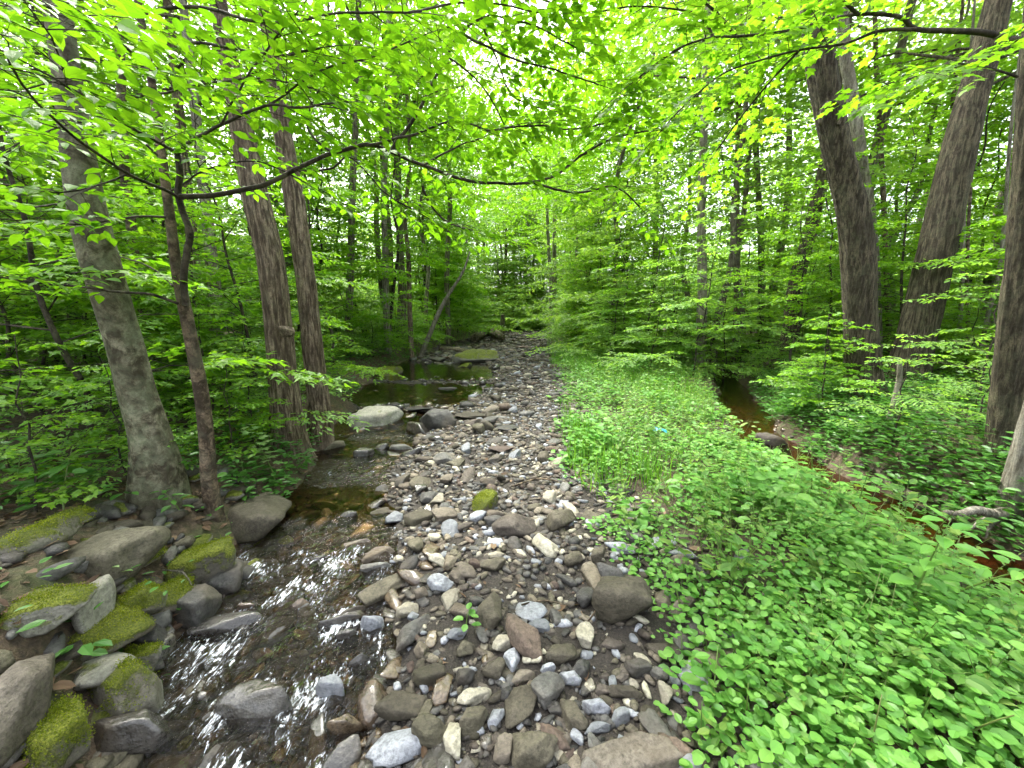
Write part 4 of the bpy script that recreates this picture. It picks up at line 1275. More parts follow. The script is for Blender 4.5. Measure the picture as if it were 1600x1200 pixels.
# ------------------------------------------------------------------ pole trees standing further back
POLES = [  # rows, base v, Y, bark, label
 ([(340, 600, 24), (337, 470, 22), (325, 350, 20), (313, 250, 18), (302, 140, 17), (285, 0, 15)], 7.2, 'bark_pale', 'pale lichened trunk standing behind the slim tree and the twin trunks'),
 ([(312, 580, 26), (306, 450, 23), (296, 330, 20), (280, 180, 18), (262, 0, 16)], 8.2, 'bark_ridged', 'grey-brown trunk half hidden left of the pale lichened trunk'),
 ([(85, 560, 40), (58, 450, 34), (35, 390, 32), (5, 300, 30), (-60, 150, 28)], 6.2, 'bark_ridged_dark', 'leaning dark trunk at the far left edge'),
 ([(232, 560, 20), (210, 400, 18), (192, 230, 18), (188, 90, 16), (180, -40, 14)], 7.0, 'bark_slim', 'slender dark trunk just right of the thick leaning trunk'),
 ([(604, 500, 11), (602, 400, 10), (600, 300, 9), (604, 180, 9), (606, 60, 8)], 14, 'bark_pale', 'thin pale trunk on the left side further up the stream'),
 ([(628, 515, 15), (628, 450, 14), (626, 400, 12), (622, 300, 11), (618, 150, 10)], 16.5, 'bark_pole', 'dark thin trunk above the left bank of the far pool'),
 ([(640, 480, 8), (638, 400, 7), (633, 340, 7), (640, 250, 6), (636, 150, 6)], 15, 'bark_ridged', 'reddish-brown broken pole right of the dark thin trunk'),
 ([(1096, 520, 17), (1097, 430, 15), (1096, 330, 14), (1099, 230, 13), (1103, 120, 12), (1108, 0, 11)], 11, 'bark_pale', 'pale trunk in the bushes right of the creek'),
 ([(1150, 520, 11), (1152, 400, 10), (1151, 300, 9), (1154, 180, 9), (1156, 40, 8)], 13, 'bark_ridged', 'thin trunk right of the pale trunk in the bushes'),
 ([(1236, 520, 30), (1244, 440, 26), (1264, 370, 24), (1275, 320, 22), (1290, 250, 20), (1305, 150, 18)], 8.8, 'bark_ridged_dark', 'short dark trunk leaning behind the right foliage'),
 ([(868, 500, 8), (867, 430, 7), (866, 380, 6), (868, 300, 6), (872, 200, 5)], 30, 'bark_pole', 'thin grey trunk at the far end of the creek right side'),
 ([(860, 500, 6), (861, 440, 6), (858, 400, 5), (855, 330, 5)], 26, 'bark_pale', 'pale thin leaning pole at the far end of the creek'),
 ([(790, 505, 5), (789, 440, 4), (791, 380, 4), (789, 280, 3), (786, 180, 3)], 46, 'bark_ridged_dark', 'dark thin trunk straight ahead beyond the creek bend'),
 ([(832, 500, 4), (833, 430, 4), (836, 380, 3), (838, 280, 3)], 47, 'bark_ridged', 'thin trunk straight ahead right of the dark one'),
 ([(758, 505, 4), (757, 430, 4), (756, 360, 3), (755, 260, 3)], 45, 'bark_ridged_dark', 'thin dark trunk ahead, left of the creek axis'),
 ([(1494, 575, 9), (1500, 500, 8), (1503, 440, 8), (1506, 330, 7), (1512, 150, 6)], 7.5, 'bark_pale', 'thin pale sapling stem right of the leaning oak'),
 ([(1508, 575, 8), (1512, 500, 7), (1510, 440, 7), (1516, 300, 6), (1530, 150, 6)], 7.8, 'bark_slim', 'thin brown sapling stem beside the pale one at right'),
 ([(1528, 570, 9), (1543, 495, 8), (1560, 430, 8), (1570, 340, 7), (1580, 200, 6)], 7.2, 'bark_pale', 'leaning pale sapling stem near the split trunk'),
 ([(1462, 560, 10), (1470, 450, 9), (1478, 330, 9), (1490, 150, 8)], 10, 'bark_slim', 'thin stem seen between the leaning oak and the sapling stems'),
 ([(1392, 560, 11), (1386, 450, 10), (1382, 350, 9), (1375, 200, 9), (1368, 60, 8)], 9.5, 'bark_slim', 'thin stem seen between the two thick right trunks'),
 ([(1188, 520, 12), (1190, 420, 11), (1186, 320, 10), (1180, 200, 9)], 15, 'bark_pole', 'dark pole between the bushes and the scarred trunk'),
 ([(545, 510, 13), (548, 420, 12), (550, 320, 11), (556, 180, 10), (560, 20, 9)], 12, 'bark_pole', 'grey pole behind the arching branch left of the creek'),
 ([(118, 520, 22), (105, 400, 20), (96, 280, 18), (80, 120, 17)], 9.5, 'bark_ridged_dark', 'dark trunk in the shade behind the thick leaning trunk'),
 ([(1020, 505, 9), (1022, 420, 8), (1026, 320, 8), (1024, 200, 7)], 20, 'bark_pole', 'thin far trunk above the right bushes'),
 ([(700, 500, 8), (698, 420, 8), (703, 330, 7), (700, 220, 6)], 22, 'bark_pole', 'thin far trunk above the left bank beyond the leaning stem'),
]
pr_ = np.random.default_rng(71)
for k, (rows, Y, bark, label) in enumerate(POLES):
    t, o_, p_, r_ = big_tree('forest_tree', label, rows, rows[0][1], .4, M[bark], 100 + k, top=min(16, 9 + Y * .35), Y=Y, ridge=.05, ridge_n=8, flare=.12, seg=16, step=.12)
    t['group'] = 'slender trees of the wood'
    h0 = max(4.0, 1.6 + Y * .45)
    if p_[-1][2] > h0 + 1:
        add_crown(t, o_, p_, r_, pr_, h0, 7, 2.2 + .04 * Y, .15, M['leaf_far' if Y > 12 else 'leaf_maple'])

# ------------------------------------------------------------------ saplings and shrubs of the understorey
def sapling(rng, H_, spread, leafL, nb, kind, material, bark, first=.12, twigs=True, droop=.15, thick=1.0, dens=1.2, jit=.4):
    lv, tw, wood = Leaves(), ([] if twigs else None), []
    n = 8
    lean = rng.normal(0, .06, 2)
    st = np.array([[lean[0] * H_ * (i / n) + rng.normal(0, .012) * H_ * (i > 0), lean[1] * H_ * (i / n) + rng.normal(0, .012) * H_ * (i > 0), H_ * i / n] for i in range(n + 1)])
    sp_, sr = resample(st, np.linspace((.006 + .0055 * H_) * thick, .004 * thick, n + 1), .15)
    V0, F0 = tube(sp_, sr, 6)
    for k in range(nb):
        f = first + (1 - first) * (k + rng.random() * .7) / nb
        p0 = st[min(int(f * n), n - 1)] * (1 - (f * n) % 1) + st[min(int(f * n) + 1, n)] * ((f * n) % 1)
        a = k * 2.4 + rng.uniform(-.4, .4)
        Lb = spread * (1.05 - .7 * f) * rng.uniform(.6, 1.15)
        D = np.array([math.cos(a), math.sin(a), rng.uniform(.05, .45)])
        path = np.array([p0, p0 + D * Lb * .5, p0 + D * Lb * .5 + np.array([D[0], D[1], D[2] * .2 - .08]) * Lb * .5])
        wood.append((path, .004 + .0035 * Lb, .002))
        leafy_branch(rng, path, 0, 0, leafL, Lb * .46, max(Lb * .14, .11), lv, tw, .18, dens, droop, jit)
    V1, F1 = tubes(wood + (tw or []), 3)
    A_ = lv.arr()
    sm = np_mesh('stem', np.vstack([V0, V1]), np.vstack([F0, F1 + len(V0)]), bark)
    cm = leaf_mesh('crown', A_, kind, material)
    return sm, cm, len(A_[0])

sr_ = np.random.default_rng(81)
SAP = {}
def mk(key, *a, **k):
    SAP[key] = sapling(sr_, *a, **k)
mk('near1', 2.6, 1.15, .085, 19, 'maple', M['leaf_maple'], M['bark_twig'])
mk('near2', 3.6, 1.5, .09, 24, 'maple_low', M['leaf_maple'], M['bark_twig'])
mk('near3', 2.0, 1.0, .075, 17, 'ovate_low', M['leaf_maple_lightened'], M['bark_twig'], first=.05)
mk('near4', 5.0, 1.7, .085, 30, 'ovate_low', M['leaf_maple'], M['bark_twig'], first=.25)
mk('mid1', 4.8, 1.9, .10, 28, 'maple_low', M['leaf_maple'], M['bark_twig'], twigs=False)
mk('mid2', 6.5, 2.2, .11, 32, 'maple_low', M['leaf_maple'], M['bark_twig'], twigs=False, first=.12)
mk('mid3', 3.2, 1.7, .09, 24, 'ovate_low', M['leaf_maple_lightened'], M['bark_twig'], twigs=False, first=.04)
mk('mid4', 8.5, 2.4, .115, 38, 'ovate_low', M['leaf_maple'], M['bark_twig'], twigs=False, first=.25)
mk('bush1', 1.7, 1.3, .08, 22, 'ovate_low', M['leaf_maple_lightened'], M['bark_twig'], twigs=False, first=.02, droop=.3)
mk('bush2', 2.3, 1.6, .085, 26, 'maple_low', M['leaf_maple'], M['bark_twig'], twigs=False, first=.03, droop=.3)
mk('far1', 7, 3.0, .17, 34, 'quad', M['leaf_far'], M['bark_twig'], twigs=False, first=.04, dens=1.15, jit=.8)
mk('far2', 10, 3.2, .19, 42, 'quad', M['leaf_far'], M['bark_twig'], twigs=False, first=.08, dens=1.15, jit=.8)
mk('far3', 4, 2.6, .15, 28, 'quad', M['leaf_far'], M['bark_twig'], twigs=False, first=.02, dens=1.15, jit=.8)
mk('wall1', 5.5, 3.2, .24, 40, 'quad', M['leaf_far'], M['bark_twig'], twigs=False, first=.02, dens=1.15, jit=.8)
mk('wall2', 8, 3.6, .26, 46, 'quad', M['leaf_far'], M['bark_twig'], twigs=False, first=.02, dens=1.15, jit=.8)
mk('can1', 15, 4.2, .20, 46, 'quad', M['leaf_far'], M['bark_pole'], twigs=False, first=.28, thick=1.5, dens=.95, jit=.9)
mk('can2', 18, 4.6, .21, 52, 'quad', M['leaf_far'], M['bark_pole'], twigs=False, first=.35, thick=1.5, dens=.95, jit=.9)
mk('can4', 16, 6.0, .19, 54, 'quad', M['leaf_maple'], M['bark_pole'], twigs=False, first=.42, thick=1.3, dens=.95, jit=.9)
mk('can3', 12, 3.6, .18, 40, 'quad', M['leaf_maple'], M['bark_pole'], twigs=False, first=.3, thick=1.4, dens=.95, jit=.9)

SAPS = []
def put_sap(key, x, y, rot, s, label, cat='sapling', group=None, name='sapling', z=None):
    t = thing(name, label, cat, (x, y, (th(x, y) if z is None else z) - .02), group)
    t.rotation_euler = (0, 0, rot); t.scale = (s, s, s)
    SAPS.append(t)
    link('stem', SAP[key][0], t)
    link('crown', SAP[key][1], t)
    return t

SAPPOS = []
def scatter(n, keys_, xr, yr, smin, smax, label, group, name='sapling', cat='sapling', mind=.6, ok=None, seed=1):
    r = np.random.default_rng(seed)
    c = 0
    for _ in range(n * 12):
        if c >= n: break
        x, y = r.uniform(*xr), r.uniform(*yr)
        if ok is not None and not ok(x, y): continue
        if any((x - a) ** 2 + (y - b) ** 2 < mind ** 2 for a, b in SAPPOS): continue
        SAPPOS.append((x, y))
        put_sap(keys_[int(r.integers(len(keys_)))], x, y, r.uniform(0, 6.28), r.uniform(smin, smax), label, cat, group, name)
        c += 1
    return c

lefty = lambda g: (lambda x, y: x < float(edges(y)[0]) - g)
righty = lambda g: (lambda x, y: x > float(edges(y)[3]) + g and not (y < 6.6 and 1290 < 800 + F * x / (y * .985) < 1520))
bank_r = lambda x, y: x > float(edges(y)[2]) + 1.6 + max(0, (9 - y)) * .35
scatter(12, ['near2', 'near4', 'near1'], (-7.5, -3.0), (3.4, 7), .8, 1.15, 'young maple', 'young maples behind the left trunks', seed=2, ok=lefty(.8))
scatter(12, ['bush1', 'near3'], (-8, -3.2), (3.2, 7), .6, 1.0, 'low dark green shrub', 'low shrubs of the left bank', name='shrub', cat='shrub', seed=3, ok=lefty(.8))
scatter(26, ['mid1', 'mid2', 'mid3', 'mid4'], (-13, -3.6), (6, 15), .75, 1.15, 'tall sapling', 'saplings of the left wood', mind=.9, seed=4, ok=lefty(.9))
scatter(18, ['bush2', 'mid3', 'bush1'], (-7, -3.0), (6.5, 22), .7, 1.1, 'bushy shrub on the left bank', 'shrubs along the left bank', name='shrub', cat='shrub', mind=.8, seed=5, ok=lambda x, y: -2.6 < x - float(edges(y)[0]) < -.5)
scatter(20, ['bush2', 'bush1', 'mid3'], (2, 9), (8, 24), .7, 1.15, 'bushy shrub on the right bank', 'shrubs along the right bank', name='shrub', cat='shrub', mind=.8, seed=6, ok=lambda x, y: 1.3 < x - float(edges(y)[2]) < 4.5)
scatter(12, ['near2', 'near3', 'bush2', 'near4'], (4.2, 9), (4.6, 8), .7, 1.1, 'young maple on the right bank', 'young maples of the right bank', seed=7, ok=righty(1.0))
scatter(26, ['mid1', 'mid2', 'mid3', 'mid4'], (4, 16), (7.5, 16), .75, 1.15, 'tall sapling', 'saplings of the right wood', mind=1.0, seed=8, ok=righty(.6))
scatter(34, ['far1', 'far2', 'far3'], (-26, -4.5), (14, 36), .7, 1.1, 'distant leafy tree', 'distant trees of the left wood', name='young_tree', cat='tree', mind=1.5, seed=9, ok=lefty(1.2))
scatter(34, ['far1', 'far2', 'far3'], (4.5, 28), (15, 36), .7, 1.1, 'distant leafy tree', 'distant trees of the right wood', name='young_tree', cat='tree', mind=1.5, seed=10, ok=lambda x, y: x > float(edges(y)[2]) + 2.6)
scatter(60, ['wall1', 'wall2', 'wall2'], (-48, 48), (43, 62), .9, 1.4, 'far background tree', 'background trees', name='young_tree', cat='tree', mind=2.0, seed=11)
scatter(24, ['wall1', 'wall2'], (-40, -13), (3, 34), .8, 1.3, 'deep wood tree', 'trees deep in the left wood', name='young_tree', cat='tree', mind=2.0, seed=12)
scatter(24, ['wall1', 'wall2'], (15, 42), (5, 34), .8, 1.3, 'deep wood tree', 'trees deep in the right wood', name='young_tree', cat='tree', mind=2.0, seed=13)
scatter(14, ['far3', 'wall1'], (-5, 7), (38.5, 44), .5, .9, 'leafy shrub', 'shrubs at the creek bend', name='shrub', cat='shrub', mind=.9, seed=14)
scatter(9, ['can1', 'can2', 'can3'], (-22, -4.2), (9, 42), .8, 1.15, 'tall canopy tree', 'canopy trees', name='canopy_tree', cat='tree', mind=2.2, seed=15, ok=lefty(1.0))
scatter(9, ['can1', 'can2', 'can3'], (4.6, 24), (10, 42), .8, 1.15, 'tall canopy tree', 'canopy trees', name='canopy_tree', cat='tree', mind=2.2, seed=16, ok=lambda x, y: x > float(edges(y)[2]) + 2.6)
scatter(10, ['can1', 'can2'], (-9, 10), (45, 60), .9, 1.2, 'tall canopy tree', 'canopy trees', name='canopy_tree', cat='tree', mind=2.6, seed=17)
scatter(18, ['far1', 'mid2', 'mid4'], (-7, -3.5), (9, 34), .8, 1.2, 'young bankside tree', 'young trees at the left bank', name='young_tree', cat='tree', mind=.9, seed=18, ok=lambda x, y: -2.2 < x - float(edges(y)[0]) < -.7)
scatter(18, ['far1', 'mid2', 'mid4'], (3, 8), (11, 34), .8, 1.2, 'young bankside tree', 'young trees at the right bank', name='young_tree', cat='tree', mind=.9, seed=19, ok=lambda x, y: 1.8 < x - float(edges(y)[2]) < 3.8)
scatter(16, ['near3', 'bush1', 'near1'], (3.8, 7), (3.4, 8.5), .35, .7, 'low channel shrub', 'low shrubs by the side channel', name='shrub', cat='shrub', mind=.5, seed=20, ok=lambda x, y: .75 < x - float(edges(y)[3]) < 2.2 and not (1310 < 800 + F * x / (y * .985) < 1500 and y > 4.2))
scatter(8, ['near1', 'near3'], (-4, -2.4), (2.2, 5), .3, .5, 'low seedling bush', 'seedling bushes of the left bank', name='shrub', cat='shrub', mind=.5, seed=21, ok=lefty(.5))

ov = np.random.default_rng(19)
for k, (x, y) in enumerate([(-6.4, 11), (5.8, 11), (-5.4, 17), (5.4, 19), (-5.4, 24), (5.4, 27), (-4.2, 33), (5.2, 35), (-1.5, 44), (2.5, 45), (7.2, 12.6), (9.2, 10.4), (11.4, 12), (13.6, 11), (10, 15), (14.5, 15), (-9.4, 11.5), (-12, 10), (-14, 14), (6.9, 15.5)]):
    put_sap(('can3', 'can1', 'can2')[k % 3], x, y, ov.uniform(0, 6.28), ov.uniform(.85, 1.1), 'tall canopy tree', 'tree', 'canopy trees', 'canopy_tree')

for k, (x, y) in enumerate([(-4.7, 15.2), (4.1, 17.0), (-4.6, 20.4), (4.3, 21.2), (4.4, 25.5), (-4.6, 29), (-4.0, 36), (4.6, 38)]):
    put_sap('can4', x, y, ov.uniform(0, 6.28), ov.uniform(.95, 1.15), 'tall canopy tree', 'tree', 'canopy trees', 'canopy_tree')
for k, (x, y) in enumerate([(-6.2, 40), (-4.3, 42), (-2.6, 43.5), (-.9, 42.6), (.8, 44), (2.4, 42.8), (4.2, 43.6), (6.0, 41.5), (-1.6, 47), (1.6, 48), (4.6, 47.5), (-3, 51), (1, 53), (4, 50)]):
    put_sap(('wall2', 'wall1')[k % 2], x, y, ov.uniform(0, 6.28), ov.uniform(.75, 1.15), 'leafy tree closing the view', 'tree', 'background trees', 'young_tree')

for k, (x, y) in enumerate([(-4, 47.2), (-1.2, 49.2), (1.6, 46.4), (4.2, 49.4), (6.6, 47), (0, 54), (-7, 50), (3, 56)]):
    put_sap('can2', x, y, ov.uniform(0, 6.28), ov.uniform(1.3, 1.55), 'tall canopy tree', 'tree', 'canopy trees', 'canopy_tree')

# every label names its neighbour and, among like ones there, its rank in depth
MARKS = [(20, 'the leaning dark trunk at the left edge'), (190, 'the thick leaning trunk'), (305, 'the slim tree'), (440, 'the twin trunks'), (548, 'the grey pole'),
         (628, 'the dark thin trunk'), (700, 'the leaning bare stem'), (775, 'the far bend'), (866, 'the far grey trunk'), (1022, 'the thin far trunk'), (1097, 'the pale trunk in the bushes'),
         (1188, 'the dark pole'), (1330, 'the scarred trunk'), (1460, 'the right-leaning trunk'), (1590, 'the split trunk')]
ORD = ['nearest', 'second nearest', 'third nearest', 'fourth nearest', 'fifth nearest', 'sixth nearest', 'seventh nearest', 'eighth nearest'] + [f'{w} nearest' for w in ('ninth', 'tenth', 'eleventh', 'twelfth', 'thirteenth', 'fourteenth', 'fifteenth', 'sixteenth', 'seventeenth', 'eighteenth')]
bins = {}
for t in SAPS:
    u, v, dz = project(np.array([t.location[:]]))
    a, nm = min(MARKS, key=lambda q: abs(q[0] - u[0]))
    lab = f"{t['label']} {'behind' if abs(u[0] - a) < 25 else ('left of' if u[0] < a else 'right of')} {nm}"
    bins.setdefault(lab, []).append((float(dz[0]), t))
for lab, l in bins.items():
    l.sort(key=lambda q: q[0])
    for k, (d, t) in enumerate(l):
        t['label'] = lab if len(l) == 1 else f"{lab}, {ORD[min(k, 17)]}"

# ------------------------------------------------------------------ plants of the bar and banks
def plant_variant(rng, h, nleaf, leafL, kind):
    """upright herb: stem path + leaves in pairs"""
    n = 5
    lean = rng.normal(0, .22, 2)
    st = np.array([[lean[0] * h * (i / n) ** 1.5, lean[1] * h * (i / n) ** 1.5, h * i / n] for i in range(n + 1)])
    lv = Leaves()
    for k in range(nleaf):
        f = .35 + .65 * (k + .5) / nleaf
        i = min(int(f * n), n - 1); q = st[i] + (st[i + 1] - st[i]) * (f * n - i)
        a = k * 2.4 + rng.uniform(-.4, .4)
        el = rng.uniform(.05, .5)
        D = np.array([math.cos(a), math.sin(a), el])
        pet = leafL * .45 * (1.2 - f * .6)
        lv.add(q + D * pet, D - UP * .25, UP + rng.normal(0, .22, 3), leafL * rng.uniform(.75, 1.1) * (1.15 - .45 * f))
    return st, lv.arr()

gr = np.random.default_rng(91)
VAR = [plant_variant(gr, gr.uniform(.1, .24), int(gr.integers(6, 10)), gr.uniform(.042, .058), 'oval') for _ in range(14)]
FG = []
xs_ok = lambda x, y: x > float(edges(y)[2]) - .05 and x < float(edges(y)[3]) - .75
cnt = 0
for _ in range(4000):
    if cnt >= 100: break
    y = gr.uniform(.75, 2.2); x = gr.uniform(.65, 2.7)
    u, v, d = project(np.array([[x, y, .2]]))
    if not xs_ok(x, y) or u[0] > 1640 or v[0] > 1230: continue
    if any((x - a) ** 2 + (y - b) ** 2 < .075 ** 2 for a, b in FG): continue
    FG.append((x, y)); cnt += 1
PROTO = {}
for i, (x, y) in enumerate(FG):
    vi = i % 14
    st, A = VAR[vi]
    if vi not in PROTO:
        t = thing('leafy_plant', 'low round-leaved green plant in the dense foreground bed at lower right', 'plant', (x, y, th(x, y)), 'foreground bed of round-leaved plants')
        V_, F_ = tube(st, np.linspace(.0035, .0015, len(st)), 5)
        link('stem', np_mesh('stem', V_, F_, M['stem_green']), t)
        place_leaves(A, range(len(A[0])), 'oval', M['leaf_ground'], t, np.zeros(3))
        PROTO[vi] = t
    else:
        t = copy_tree(PROTO[vi])
        t.location = (x, y, th(x, y))
    t.rotation_euler = (0, 0, gr.uniform(0, 6.28))
    s = gr.uniform(.85, 1.25)
    t.scale = (s, s, s)

# the carpet behind and between
lv = Leaves(); stems = []
def herb(x, y, z, h, nl, L, spread):
    a = gr.uniform(0, 6.28, nl)
    f = gr.uniform(.3, 1.0, nl)
    q = np.stack([x + np.cos(a) * spread * f * .5, y + np.sin(a) * spread * f * .5, z + h * f], -1)
    D = np.stack([np.cos(a), np.sin(a), gr.uniform(-.1, .35, nl)], -1)
    lv.add(q, D, UP + gr.normal(0, .25, (nl, 3)), L * gr.uniform(.6, 1.2, nl))
n_h = 0
BARE = ground_hit(1130, 865)
for _ in range(9000):
    y = .6 + 14 * gr.random() ** 1.7
    xl, xw, xg, xc = [float(e) for e in edges(y)]
    x = gr.uniform(xg - .1, xc - .45)
    nz = vnoise(np.array([[x * 1.3, y * 1.3, 0]]), 77)[0] + .5 * vnoise(np.array([[x * 4, y * 4, 0]]), 78)[0]
    edge = min(1, max(0, (x - xg + .05) / .45)) * min(1, max(.15, (xc - .55 - x) / .8))
    if y > 2.2 and nz < -.55: continue
    if ((x - BARE[0]) / .34) ** 2 + ((y - BARE[1]) / .3) ** 2 < 1 and gr.random() < .9: continue
    if gr.random() > .25 + edge: continue
    if y > 2.3 and gr.random() < .3: continue
    h = (.07 + .2 * edge) * (1 + .5 * nz) * gr.uniform(.6, 1.3)
    big = y > 2.1 and nz > .35
    L = gr.uniform(.06, .1) if big else gr.uniform(.03, .052)
    herb(x, y, 0, max(h, .04), int(gr.integers(5, 9)), L, .12 + L)
    n_h += 1
A = lv.arr()
A[0][:, 2] += terrain(A[0][:, 0], A[0][:, 1])
tag(link('ground_cover', leaf_mesh('ground_cover', A, 'oval', M['leaf_ground'])), 'dense bright green herbs covering the bar right of the gravel', 'plants', kind='stuff')
NLG = len(A[0])
# mixed taller weeds between the round-leaved plants, with their stems
lv = Leaves(); tws = []
for _ in range(1500):
    y = 1.1 + 10 * gr.random() ** 1.2
    xg, xc = [float(e) for e in edges(y)[2:]]
    x = xg + .1 + (xc - .7 - xg) * gr.beta(1.4, 1.2)
    h = (.14 + .38 * gr.random() ** 2) * (1 if y > 1.7 else .75)
    z = th(x, y); ln = gr.normal(0, .12, 2)
    top = np.array([x + ln[0], y + ln[1], z + h])
    tws.append((np.array([[x, y, z - .01], [x + ln[0] * .4, y + ln[1] * .4, z + h * .55], top]), .0028, .001))
    nl = int(gr.integers(9, 18))
    f = gr.uniform(.25, 1, nl); a = gr.uniform(0, 6.28, nl)
    q = np.array([x, y, z]) + (top - np.array([x, y, z])) * f[:, None]
    D = np.stack([np.cos(a), np.sin(a), gr.uniform(-.2, .6, nl)], -1)
    lv.add(q + D * .015, D, UP + gr.normal(0, .3, (nl, 3)), (.022 + .06 * gr.random() ** 2) * gr.uniform(.7, 1.2, nl))
tag(link('weed_leaves', leaf_mesh('weed_leaves', lv.arr(), 'ovate_low', M['leaf_weed'])), 'narrow-leaved weeds standing above the carpet of the bar', 'weeds', kind='stuff')
tag(link('weed_stems', np_mesh('weed_stems', *tubes(tws, 3), M['stem_green'])), 'thin stems of the weeds on the bar', 'weeds', kind='stuff')
# grasses
lv = Leaves()
for _ in range(15000):
    if gr.random() < .6:
        y = gr.uniform(3, 15); xg, xc = [float(e) for e in edges(y)[2:]]
        x = xg + (xc - xg) * gr.beta(1.2, 1.6) * .8
        if vnoise(np.array([[x * .9, y * .5, 3.]]), 79)[0] < -.1: continue
    else:
        y = gr.uniform(15, 36); xl, xw, xg, xc = [float(e) for e in edges(y)]
        x = xg + gr.uniform(-.2, 2.5) if gr.random() < .6 else xl - gr.uniform(-.1, 2)
    a = gr.uniform(0, 6.28)
    b_ = gr.uniform(.25, .9); D = np.array([math.cos(a) * b_, math.sin(a) * b_, 1.0])
    lv.add(np.array([x, y, 0]), D, np.array([math.cos(a), math.sin(a), .2]), gr.uniform(.15, .4))
A = lv.arr(); A[0][:, 2] += terrain(A[0][:, 0], A[0][:, 1]) - .01
tag(link('grass', leaf_mesh('grass', A, 'blade', M['grass'])), 'long thin grass growing among the plants of the bar', 'grass', kind='stuff')
# low herbs of both wooded banks
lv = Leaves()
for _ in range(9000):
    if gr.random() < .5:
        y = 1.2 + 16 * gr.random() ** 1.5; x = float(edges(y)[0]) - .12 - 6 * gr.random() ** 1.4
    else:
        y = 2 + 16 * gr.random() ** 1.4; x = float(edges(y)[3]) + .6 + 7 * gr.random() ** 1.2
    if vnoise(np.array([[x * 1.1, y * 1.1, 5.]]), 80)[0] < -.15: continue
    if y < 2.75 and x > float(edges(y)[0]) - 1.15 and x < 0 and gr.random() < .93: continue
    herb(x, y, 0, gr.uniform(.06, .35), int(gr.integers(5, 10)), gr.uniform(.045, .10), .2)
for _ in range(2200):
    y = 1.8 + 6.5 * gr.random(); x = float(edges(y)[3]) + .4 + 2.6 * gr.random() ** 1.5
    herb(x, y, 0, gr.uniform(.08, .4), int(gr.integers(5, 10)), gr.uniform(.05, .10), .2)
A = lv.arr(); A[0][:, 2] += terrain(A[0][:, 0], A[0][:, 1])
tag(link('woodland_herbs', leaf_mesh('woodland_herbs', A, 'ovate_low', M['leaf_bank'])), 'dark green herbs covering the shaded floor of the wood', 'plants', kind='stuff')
# dead leaves
lv = Leaves()
for _ in range(14000):
    if gr.random() < .5:
        y = 1 + 12 * gr.random() ** 1.5; x = float(edges(y)[0]) - .1 - 6 * gr.random() ** 1.3
    elif gr.random() < .85:
        y = 1.5 + 12 * gr.random() ** 1.4; x = float(edges(y)[3]) + .4 + 6 * gr.random()
    else:
        y = gr.uniform(1, 7); x = gr.uniform(float(edges(y)[1]), float(edges(y)[3]))
        if gr.random() < .65: continue
    a = gr.uniform(0, 6.28)
    lv.add(np.array([x, y, .012]), np.array([math.cos(a), math.sin(a), gr.normal(0, .2)]), UP + gr.normal(0, .25, 3), gr.uniform(.03, .09))
A = lv.arr(); A[0][:, 2] += terrain(A[0][:, 0], A[0][:, 1])
tag(link('leaf_litter', leaf_mesh('leaf_litter', A, 'ovate_low', M['litter'])), 'brown dead leaves strewn over the banks', 'leaf litter', kind='stuff')

# single plants that stand out
def hero_plant(name, label, u, v, h, nleaf, leafL, kind, material, seed, cat='plant', group=None, spread=1.0, z=None):
    r = np.random.default_rng(seed)
    p = ground_hit(u, v)
    st, A = plant_variant(r, h, nleaf, leafL, kind)
    t = thing(name, label, cat, (p[0], p[1], th(p[0], p[1])), group)
    V_, F_ = tube(st, np.linspace(.003 + .006 * h, .0015, len(st)), 5)
    link('stem', np_mesh('stem', V_, F_, M['stem_green']), t)
    place_leaves(A, range(len(A[0])), kind, material, t, np.zeros(3))
    return t
hero_plant('broadleaf_seedling', 'small plant with six round leaves alone on the open gravel', 728, 990, .10, 7, .062, 'oval', M['leaf_ground'], 1)
hero_plant('tall_herb', 'tall pointed-leaved herb rising above the foreground plants at right', 1410, 990, .6, 26, .12, 'ovate', M['leaf_ground'], 2)
hero_plant('tall_herb', 'tall bushy herb with broad leaves beside the right side channel', 1455, 960, .5, 22, .11, 'ovate', M['leaf_ground'], 3)
hero_plant('tall_herb', 'upright herb at the edge of the side channel with small paired leaves', 1265, 800, .62, 24, .085, 'oval', M['leaf_ground'], 4)
hero_plant('tall_herb', 'thin herb in front of the brown boulder at the side channel', 1330, 830, .5, 20, .09, 'oval', M['leaf_ground'], 5)
hero_plant('tall_herb', 'large-leaved plant at the left front of the foreground bed', 1110, 1130, .24, 12, .085, 'oval', M['leaf_ground'], 6)
hero_plant('broadleaf_plant', 'plant with broad round leaves at the edge of the bar above the big boulder', 990, 830, .22, 14, .13, 'oval', M['leaf_ground'], 7)
hero_plant('broadleaf_plant', 'broad-leaved plant beside the gravel where the bar narrows', 905, 700, .25, 14, .12, 'oval', M['leaf_ground'], 8)
hero_plant('broadleaf_plant', 'broad-leaved plant in the middle of the green bar', 1075, 800, .3, 14, .13, 'oval', M['leaf_ground'], 9)
hero_plant('maple_seedling', 'maple seedling with pale leaves in front of the twin trunks', 432, 760, .62, 34, .10, 'maple', M['leaf_pale'], 10, 'seedling')
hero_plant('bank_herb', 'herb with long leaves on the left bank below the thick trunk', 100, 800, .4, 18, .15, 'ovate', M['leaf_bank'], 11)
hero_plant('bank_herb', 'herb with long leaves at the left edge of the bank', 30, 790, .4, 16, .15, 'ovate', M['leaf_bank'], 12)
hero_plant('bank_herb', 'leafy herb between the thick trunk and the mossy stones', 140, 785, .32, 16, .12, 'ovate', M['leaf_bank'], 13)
hero_plant('bank_seedling', 'little pale-leaved seedling on the dome-shaped boulder', 180, 915, .12, 7, .07, 'ovate', M['leaf_pale'], 14, 'seedling')
